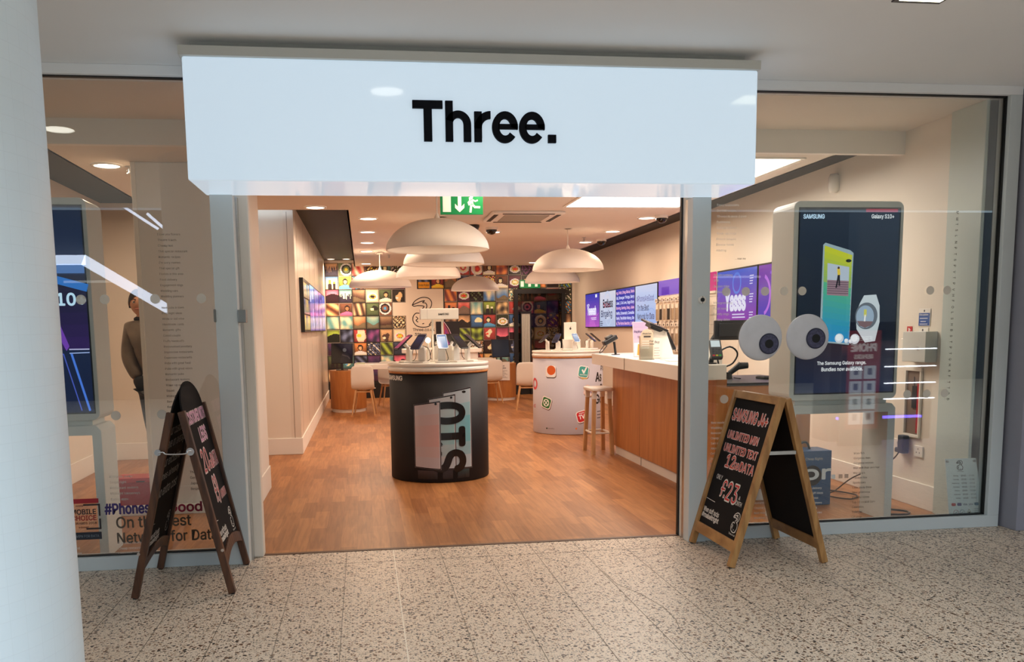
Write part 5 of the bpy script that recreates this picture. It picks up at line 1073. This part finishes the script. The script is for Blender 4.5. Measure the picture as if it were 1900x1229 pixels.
vinyl('window_lettering', 'white list starting Fancy restaurants at top of right window', 2.385, 2.29, R1, .0375, .021, fade)
vinyl('window_lettering', 'small line reading near me above wall screens, right window', 2.52, 1.935, ['... near me'], .03, .018, fadedark)
vinyl('window_lettering', 'white list starting Breadcrumbing beside right door post', 2.372, 1.825, ['Breadcrumbing', 'DTR', 'Balloon rides', 'Cocktail bars', '', 'Monogramming', 'Floral roses', 'Eternity rings', 'Fantasy dates'], .0375, .021, fade)
vinyl('window_lettering', 'white list starting Best movies behind the light wood board', 2.37, .815, ['Best movies', 'Wedding hair', 'Romcoms', 'Cheap flights', '3am snacks', 'Alternative', 'Online dates', 'Sushi', 'Films'], .036, .022, fade)
vinyl('window_lettering', 'white list starting Romantic seen between legs of wood board', 2.70, .235, ['Romantic novels', 'Cheese boards', 'Best movies', 'Wedding songs', 'Romantic poems'], .036, .022, fade)
vinyl('window_lettering', 'white Cheap flights line printed across the blue box', 3.075, .535, ['Cheap flights'], .036, .024, frost)
a = MB(mat('white_vinyl', (224, 222, 212), .5)); a.M = frame((2.93, YG, .395), (1, 0, 0), (0, 0, 1)); a.text('For', 0, .0, .34, .095, 0, .03); a.rect(.345, 0, .375, .03, 0)
for x in (.40, .445): a.rect(x, .0, x+.03, .03, 0, fadedark)
tag(a.build('window_lettering'), 'big white For with three dots over the blue box', 'window lettering')
vinyl('window_lettering', 'white list starting gift delivery under the For lettering', 3.03, .325, ['Flower gift delivery', 'Alternative gift ideas', 'Luxury gift ideas', 'Romantic TV shows', 'Best Rom Coms', "Classic 80's movies", 'Pyjamas with nan', 'Spas in town'], .0355, .022, fade)
vinyl('window_lettering', 'grey list starting More fish, Gorgeous men on right window', 3.44, .565, ['More fish', 'Gorgeous men', 'Gorgeous women', 'Men with their own hair', 'Wig shops', 'Tandem hire', 'Sports cars', 'Little black dress', 'New underwear', 'Perfume stores', 'Top 10 cocktail bars', 'Cosmetics', 'Toiletries', 'Gift wrap', 'Birthday wishes'], .0355, .021, fadedark)
a = MB(fadedark)
for i, c in enumerate('MWTSLNPTSPVTPVHFOLSHBSTPTQHAFTTPD'): a.M = frame((4.14, YG, 2.26-i*.041), (1, 0, 0), (0, 0, 1)); a.text(c, 0, 0, None, .018, 0, .01, rot=-PI/2)
tag(a.build('window_lettering'), 'column of small grey capitals running down the right window', 'window lettering')
# manifestation dots and the googly eyes
for i, (x, z) in enumerate(((2.463, 1.72), (2.603, 1.72), (2.742, 1.72), (2.88, 1.72), (3.013, 1.72), (3.97, 1.715), (4.10, 1.715), (2.463, .985), (3.83, .985), (3.98, .985), (4.12, .985), (-1.58, 1.71), (-1.72, 1.71), (-1.28, 1.71), (-1.56, .985), (-1.28, .985), (-1.0, 1.71))):
    a = MB(frost); a.cyl((x, YG, z), (x, YG-.0008, z), .030, n=28); o = a.build('window_dot'); tag(o, 'frosted round dot on %s window, %s row' % ('right' if x > 0 else 'left', 'upper' if z > 1.3 else 'lower'), 'sticker', 'frosted dots on %s window, %s row' % ('right' if x > 0 else 'left', 'upper' if z > 1.3 else 'lower'))
def eye(x, px, pz, label):
    t = thing('googly_eye', label, 'sticker', (x, YG, 1.25)); z = 1.404
    a = MB(mat('eye_white', (230, 230, 236), .35, noise=.04, scale=12)); a.lathe([(0.158*math.sin(q), .03*math.cos(q)) for q in [PI/2*k/8 for k in range(9)]]+[(0, 0)], 0, 0, 48, M=Matrix.Translation((x, YG, z)) @ Matrix.Rotation(PI/2, 4, 'X')); a.build('eyeball', t)
    a = MB(mat('iris', (84, 84, 112), .3, noise=.4, scale=60)); a.cyl((px, YG-.024, pz), (px, YG-.0325, pz), .068, n=36); a.cyl((px, YG-.03, pz), (px, YG-.0328, pz), .072, .070, 36, m=mat('iris_rim', (52, 54, 76), .3)); a.cyl((px, YG-.03, pz), (px, YG-.0333, pz), .063, n=36); a.build('iris', t)
    a = MB(blackm); a.cyl((px, YG-.03, pz), (px, YG-.0345, pz), .030, n=28); a.build('pupil', t)
eye(2.716, 2.765, 1.362, 'left of two large googly eye stickers on right window'); eye(3.061, 3.107, 1.393, 'right of two large googly eye stickers, overlapping the stand')

# ------------------------------------------------------------------ pavement boards
def board_panel(t, o, u, v, W, HH, arch, wd, thick, name='', rail0=.10, rail1=.17, outer=1):
    M = frame(o, u, v)
    st_ = .043
    for x in (0, W-st_):
        a = MB(wd); a.box(x, x+st_, 0.012, HH, -thick, 0, M=M); a.build('side_rail', t, bevel=.004)
        MB(blackm).cyl((x+st_/2, 0.001, -thick/2), (x+st_/2, .014, -thick/2), .012, n=12, M=M).build('foot_cap', t)
    a = MB(wd)
    if arch:
        n = 10; P = [(st_, rail0-.03)]+[(st_+(W-2*st_)*k/n, rail0-.03+.035*math.sin(PI*k/n)) for k in range(1, n)]+[(W-st_, rail0-.03), (W-st_, rail1)]+[(st_+(W-2*st_)*k/n, rail1+.05*math.sin(PI*k/n)*.8) for k in range(n-1, 0, -1)]+[(st_, rail1)]
        for k in range(n):
            f0, f1 = k/n, (k+1)/n; X_ = lambda f: st_+(W-2*st_)*f; lo = lambda f: rail0-.03+.05*math.sin(PI*f); hi = lambda f: rail1+.05*math.sin(PI*f)
            a.prism([(X_(f0), lo(f0)), (X_(f1), lo(f1)), (X_(f1), hi(f1)), (X_(f0), hi(f0))], -thick+.004, -.004, M=M)
    else: a.box(st_, W-st_, rail0, rail1, -thick+.004, -.004, M=M); a.box(st_, W-st_, HH-.05, HH, -thick+.002, -.002, M=M)
    a.build('cross_rail', t, bevel=.002)
    a = MB(chalkm)
    if arch:
        P = [(st_-.004, rail0+.02), (W-st_+.004, rail0+.02), (W-st_+.004, HH-.0)]+[(W/2+(W/2-st_+.004)*math.cos(PI*k/16), HH+.155*math.sin(PI*k/16)) for k in range(1, 16)]+[(st_-.004, HH)]
        a.prism(P, -thick*.62, -thick*.4, M=M)
    else: a.box(st_-.004, W-st_+.004, rail1-.004, HH-.046, -thick*.62, -thick*.4, M=M)
    a.build('chalkboard', t)
    return M @ Matrix.Translation((0, 0, -thick*.4))
def chalk(a, s, x, y, w, h, c0, c1, rot=0, bold=.03):
    a.text(s, x, y, w, h, .0008, bold+.03, col=c0, rot=rot); a.text(s, x+w*.006, y+h*.03, w*.985, h*.94, .0014, max(0, bold-.02), col=c1, rot=rot)
PK, OR, WH = (226, 200, 196), (206, 84, 66), (222, 216, 208)
rbd = thing('pavement_board', 'light wood chalkboard sign advertising an unlimited minutes offer at £23', 'sign', (2.53, 5.26, 0))
k = (2.50-2.19)/1.05
MR = board_panel(rbd, (2.19, 5.60, 0), (0, -1, 0), (k, 0, 1), .675, 1.10, False, boardwood, .04)
board_panel(rbd, (2.85, 4.925, 0), (0, 1, 0), (-(2.85-2.57)/1.05, 0, 1), .675, 1.085, False, boardwood, .04)
a = MB(chk); a.M = MR
chalk(a, 'SAMSUNG J4+', .07, .90, .51, .08, PK, OR); chalk(a, 'UNLIMITED MIN', .082, .775, .45, .052, PK, OR); chalk(a, 'UNLIMITED TEXT', .085, .685, .49, .052, PK, OR)
chalk(a, '12', .175, .585, .13, .085, PK, OR); chalk(a, 'GB', .305, .588, .07, .045, PK, OR); chalk(a, 'DATA', .39, .588, .195, .06, PK, OR)
a.text('ONLY', .105, .49, .09, .032, .001, .01, col=WH); chalk(a, '£23', .225, .375, .25, .13, WH, (206, 50, 52), bold=.0); a.text('A', .50, .415, .025, .025, .001, .01, col=WH); a.text('MONTH', .455, .378, .11, .03, .001, .01, col=WH)
a.stroke([(.05, .342), (.19, .337)], .004, .001, col=WH); a.text('When stuff sucks', .055, .252, .25, .034, .001, .02, col=WH); a.text('#makeitright', .052, .205, .27, .042, .001, .035, col=WH); logo(a, .51, .215, .125, .006, .001, col=WH); a.text('Three.co.uk', .505, .192, .09, .012, .001, .01, col=WH)
a.build('chalk_writing', rbd)
a = MB(chk); Mi = frame((2.85, 5.60, 0), (0, -1, 0), (-(2.85-2.57)/1.05, 0, 1)); a.build if False else None
b_ = MB(metal); b_.box(2.427, 2.615, 4.935, 4.955, .700, .722); b_.build('stay_bar', rbd)
lbd = thing('pavement_board', 'dark wood arched chalkboard sign with pink handwriting and 20GB offer', 'sign', (-1.06, 5.27, 0))
k2 = .24; k3 = .215
ML = board_panel(lbd, (-.768, 4.945, 0), (0, 1, 0), (-k3, 0, 1), .665, 1.09, True, darkwood, .04, rail0=.20, rail1=.235)
ML2 = board_panel(lbd, (-1.35, 5.61, 0), (0, -1, 0), (k2, 0, 1), .665, 1.09, True, darkwood, .04, rail0=.20, rail1=.235)
a = MB(chk); a.M = ML; LP_ = (216, 150, 190)
chalk(a, 'CUSTOMER WITH', .10, 1.00, .50, .07, PK, LP_); chalk(a, 'LEGS', .30, .875, .20, .085, PK, LP_); chalk(a, '20', .17, .70, .17, .14, PK, (196, 90, 90), bold=0); chalk(a, 'GB', .35, .70, .09, .05, PK, (196, 100, 100)); chalk(a, 'DATA', .42, .70, .19, .085, PK, (190, 100, 110)); chalk(a, '£9', .28, .49, .12, .17, PK, (190, 90, 90), bold=0); chalk(a, 'A MONTH', .42, .50, .17, .05, PK, (200, 120, 120))
a.stroke([(.06, .43), (.15, .42)], .004, .001, col=WH); a.text('When stuff sucks', .07, .33, .25, .035, .001, .02, col=WH); a.text('#makeitright', .065, .285, .27, .042, .001, .035, col=WH); logo(a, .49, .295, .125, .006, .001, col=WH); a.text('Three.co.uk', .49, .27, .09, .012, .001, .01, col=WH)
a.build('chalk_writing', lbd)
a = MB(chk); MI = frame((-1.35, 4.945, 0), (0, 1, 0), (k2, 0, 1)) @ Matrix.Translation((0, 0, .04*.62+.001)); MI = MI
a.M = MI; GW = (170, 166, 160)
for i, (s_, x, w_) in enumerate((('Our customers', .06, .50), ('save on average', .06, .52), ('our exclusive', .06, .46), ('ones already', .06, .50), ('no extra cost', .08, .50))): a.text(s_, x, .95-i*.093, w_, .058, .001, .015, col=GW)
a.text('When stuff sucks', .07, .33, .25, .035, .001, .02, col=WH); a.text('#makeitright', .065, .285, .27, .042, .001, .035, col=WH); logo(a, .49, .295, .125, .006, .001, col=GW); a.stroke([(.06, .43), (.15, .42)], .004, .001, col=GW)
a.build('chalk_writing', lbd)
a = MB(chrome); a.tube([(-1.145, 4.935, .835), (-1.12, 4.93, .84), (-1.10, 4.93, .828), (-1.0, 4.93, .828), (-.985, 4.93, .845), (-.965, 4.935, .84)], .005); a.cyl((-1.15, 4.945, .838), (-1.15, 4.932, .838), .018, n=16); a.cyl((-.975, 4.945, .838), (-.975, 4.932, .838), .022, n=16); a.build('hook_catch', lbd)
a = MB(chrome)
for x in (-1.288, -.83): a.cyl((x, 4.944, .265), (x, 4.9385, .265), .009, n=12)
a.build('bolt', lbd)

# ------------------------------------------------------------------ the person behind the partition
def skin_mesh(name, pts, edges, m, parent, sub=2):
    me = bpy.data.meshes.new(name); me.from_pydata([p[:3] for p in pts], edges, []); o = bpy.data.objects.new(name, me); C.objects.link(o)
    md = o.modifiers.new('skin', 'SKIN'); md.use_smooth_shade = True; 
    for i, p in enumerate(pts):
        sv = me.skin_vertices[0].data[i]; r_ = p[3]; sv.radius = r_ if isinstance(r_, tuple) else (r_, r_); sv.use_root = (i == 0)
    s_ = o.modifiers.new('sub', 'SUBSURF'); s_.levels = s_.render_levels = sub; me.materials.append(m); o.parent = parent; return o
pr = thing('person', 'person in brown grey jacket standing half behind the white partition', 'person', (-1.87, 8.05, 0))
skn = mat('skin', (206, 150, 118), .5); jk = mat('satin_jacket', (112, 98, 84), .38, noise=.25, scale=9); trs = mat('dark_trousers', (26, 25, 28), .7); hair = mat('dark_hair', (34, 26, 22), .6)
B = [(0, 0, 1.02, (.15, .10)), (0, 0, 1.18, (.145, .10)), (0, .01, 1.34, (.165, .115)), (0, .01, 1.47, (.15, .10)), (-.01, .0, 1.56, .055), (-.02, -.01, 1.63, .052)]
body = [(.08, 0, 1.02, .12), (.00, 0, .92, .080), (.0, -.01, .51, .060), (.0, .01, .10, .045), (.0, -.10, .05, .04), (.16, 0, .92, .080), (.17, -.01, .51, .060), (.17, .01, .10, .045), (.17, -.10, .05, .04), (.04, 0, 1.18, .12), (0, 0, 1.36, .14), (-.04, 0, 1.50, .10), (-.06, -.005, 1.60, .052), (-.075, -.015, 1.69, .055), (-.16, .0, 1.51, .055), (-.20, .01, 1.25, .042), (-.105, -.07, 1.03, .034), (.10, .0, 1.51, .055), (.22, .01, 1.24, .042), (.24, -.05, 1.0, .034)]
E_ = [(0, 1), (1, 2), (2, 3), (3, 4), (0, 5), (5, 6), (6, 7), (7, 8), (0, 9), (9, 10), (10, 11), (11, 12), (12, 13), (11, 14), (14, 15), (15, 16), (11, 17), (17, 18), (18, 19)]
skin_mesh('body', body, E_, skn, pr)
J = [(.07, 0, 1.05, .15), (.05, 0, 1.18, .155), (0, .0, 1.38, .175), (-.05, 0, 1.525, .115), (-.07, 0, 1.615, .072), (-.165, .0, 1.53, .090), (-.205, .01, 1.27, .076), (-.115, -.06, 1.09, .058), (.11, .0, 1.53, .09), (.23, .01, 1.26, .074), (.24, -.05, 1.05, .056)]
skin_mesh('jacket', J, [(0, 1), (1, 2), (2, 3), (3, 4), (3, 5), (5, 6), (6, 7), (3, 8), (8, 9), (9, 10)], jk, pr)
CU = [(-.120, -.060, 1.125, .068), (-.070, -.062, .985, .058)]; skin_mesh('cuff', CU, [(0, 1)], trs, pr); skin_mesh('collar', [(-.07, 0, 1.60, .086), (-.076, -.006, 1.66, .074)], [(0, 1)], trs, pr)
T_ = [(.06, 0, 1.05, .15), (-.03, 0, .92, .115), (.0, -.01, .51, .076), (.0, .01, .10, .062), (.16, 0, .90, .098), (.17, -.01, .51, .076), (.17, .01, .10, .062)]
skin_mesh('trousers', T_, [(0, 1), (1, 2), (2, 3), (0, 4), (4, 5), (5, 6)], trs, pr)
for s_ in (0, .17): skin_mesh('shoe', [(s_, .05, .055, .05), (s_, -.05, .05, .048), (s_, -.15, .042, .04)], [(0, 1), (1, 2)], mat('black_shoe', (20, 18, 18), .4), pr)
# hands with separate fingers
def hand(px, py, pz, d, side):
    o = Vector((px, py, pz)); d = Vector(d).normalized(); sd = Vector((0, -1, 0)).cross(d).normalized()*side; pts = [(*o, .030), (*(o+d*.07), .034)]; ed = [(0, 1)]
    for i in range(4):
        b0 = o+d*.085+sd*(.027-.018*i); L_ = [.068, .078, .072, .056][i]; k_ = len(pts)
        pts += [(*b0, .0092), (*(b0+d*L_*.5+Vector((0, -.006, 0))), .0088), (*(b0+d*L_*.95+Vector((0, -.022, 0))), .0080)]; ed += [(1, k_), (k_, k_+1), (k_+1, k_+2)]
    b0 = o+d*.02+sd*.034; k_ = len(pts); pts += [(*b0, .011), (*(b0+d*.035+sd*.016), .0105), (*(b0+d*.066+sd*.014), .0092)]; ed += [(0, k_), (k_, k_+1), (k_+1, k_+2)]
    return skin_mesh('hand', pts, ed, skn, pr, 1)
hand(-.06, -.07, 1.02, (.35, .1, -1), 1); hand(.24, -.06, .985, (-.2, -.1, -1), -1)
# head
hd = MB(skn); hd.smooth = True; nh, mh = 24, 18; vs = []
for j in range(mh+1):
    t_ = j/mh; ph = PI*t_
    for i in range(nh):
        a_ = 2*PI*i/nh; sx, sy, sz = math.sin(ph)*math.cos(a_), math.sin(ph)*math.sin(a_), math.cos(ph)
        jaw = 1-.28*max(0, -sz)**1.3; x, y, z = sx*.076*jaw, sy*.095*jaw, sz*.122
        if sy < -.5: y *= 1-.06*max(0, .5-abs(sz)); 
        nose = math.exp(-((sx/.16)**2)-((sz+.10)/.20)**2)*(.022 if sy < 0 else 0); brow = math.exp(-((sx)/.6)**2-((sz-.16)/.10)**2)*(.006 if sy < 0 else 0)
        socket = sum(math.exp(-((sx-s_*.38)/.18)**2-((sz-.03)/.12)**2) for s_ in (-1, 1))*(.008 if sy < 0 else 0); chin = math.exp(-((sx)/.3)**2-((sz+.85)/.2)**2)*(.010 if sy < 0 else 0)
        y -= nose+brow-socket+chin; vs.append((x, y, z))
fs = [(j*nh+i, (j+1)*nh+i, (j+1)*nh+(i+1) % nh, j*nh+(i+1) % nh) for j in range(mh) for i in range(nh)]
MH = Matrix.Translation((-.085-1.87, -.02+8.05, 1.765)) @ Matrix.Rotation(math.radians(8), 4, 'Z') @ Matrix.Diagonal((1.06, 1.0, .93, 1)); hd.M = MH
hd.add(vs, fs)
for s_ in (-1, 1): hd.lathe([(.0, -.010), (.020, -.008), (.028, .0), (.020, .006), (.012, .002), (0, .002)], 0, 0, 14, M=MH @ Matrix.Translation((s_*.078, .012, -.004)) @ Matrix.Rotation(s_*PI/2, 4, 'Y') @ Matrix.Scale(.62, 4, (0, 1, 0)))
ho = hd.build('head', pr)
fc = MB(mat('lip', (170, 96, 84), .5)); fc.M = MH; fc.tube([(-.026, -.086, -.062), (-.01, -.094, -.060), (.01, -.094, -.060), (.026, -.086, -.062)], .006, 8); fc.build('mouth', pr)
for s_ in (-1, 1):
    ey = MB(mat('eyeball_white', (230, 226, 220), .3)); ey.M = MH; ey.lathe([(.0125*math.sin(q), -.0125*math.cos(q)) for q in [PI*k/8 for k in range(9)]], 0, 0, 14, M=MH @ Matrix.Translation((s_*.029, -.078, .004))); ey.cyl((s_*.029, -.088, .004), (s_*.029, -.0915, .004), .006, .004, 12, m=hair); ey.build('eye', pr)
    eb = MB(hair); eb.M = MH; eb.tube([(s_*.012, -.098, .026), (s_*.03, -.096, .032), (s_*.048, -.084, .026)], .0045, 6); eb.build('eyebrow', pr)
hr = MB(hair); hr.smooth = True; hv = []; hn = 24; hm = 9
for j in range(hm+1):
    for i in range(hn):
        a_ = 2*PI*i/hn; front = max(0, -math.sin(a_)); ph = (PI*.62-PI*.27*front**1.5)*j/hm+.001
        hv.append((math.sin(ph)*math.cos(a_)*.083, math.sin(ph)*math.sin(a_)*.103+.004, math.cos(ph)*.132))
hr.M = MH; hr.add(hv, [(j*hn+i, (j+1)*hn+i, (j+1)*hn+(i+1) % hn, j*hn+(i+1) % hn) for j in range(hm) for i in range(hn)]); hr.build('hair', pr)
bdm = MB(mat('stubble', (110, 80, 64), .7))

# ------------------------------------------------------------------ one level deeper: what sits on a part belongs to that part
NEST = {'display': ('bezel', 'handset', 'screen_housing', 'screen_casing'), 'pupil': ('iris',), 'pictogram': ('panel',), 'wrap_graphic': ('body',), 'lettering': ('lightbox', 'header_box'),
        'foot_cap': ('side_rail',), 'bulb': ('lamp_holder',), 'chalk_writing': ('chalkboard',), 'mark': ('card',), 'keypad': ('casing',), 'keys': ('case',), 'intake_grille': ('casing',), 'air_slots': ('casing',),
        'lock': ('casing',), 'print': ('sheet', 'card', 'leaflet', 'plate', 'casing', 'frame'), 'rocker': ('casing',), 'pin_holes': ('casing',), 'stud': ('plate',), 'hand_slot': ('lid',), 'slats': ('frame',), 'joint_line': ('oak_body',)}
for root in [o for o in C.objects if o.parent is None and o.children]:
    kids = list(root.children); base = lambda o: o.name.split('.')[0]
    for cn, pns in NEST.items():
        ch_ = [o for o in kids if base(o) == cn]
        if not ch_: continue
        for pn in pns:
            pa = [o for o in kids if base(o) == pn]
            if pa:
                for k, o in enumerate(ch_): o.parent = pa[min(k, len(pa)-1)]
                break
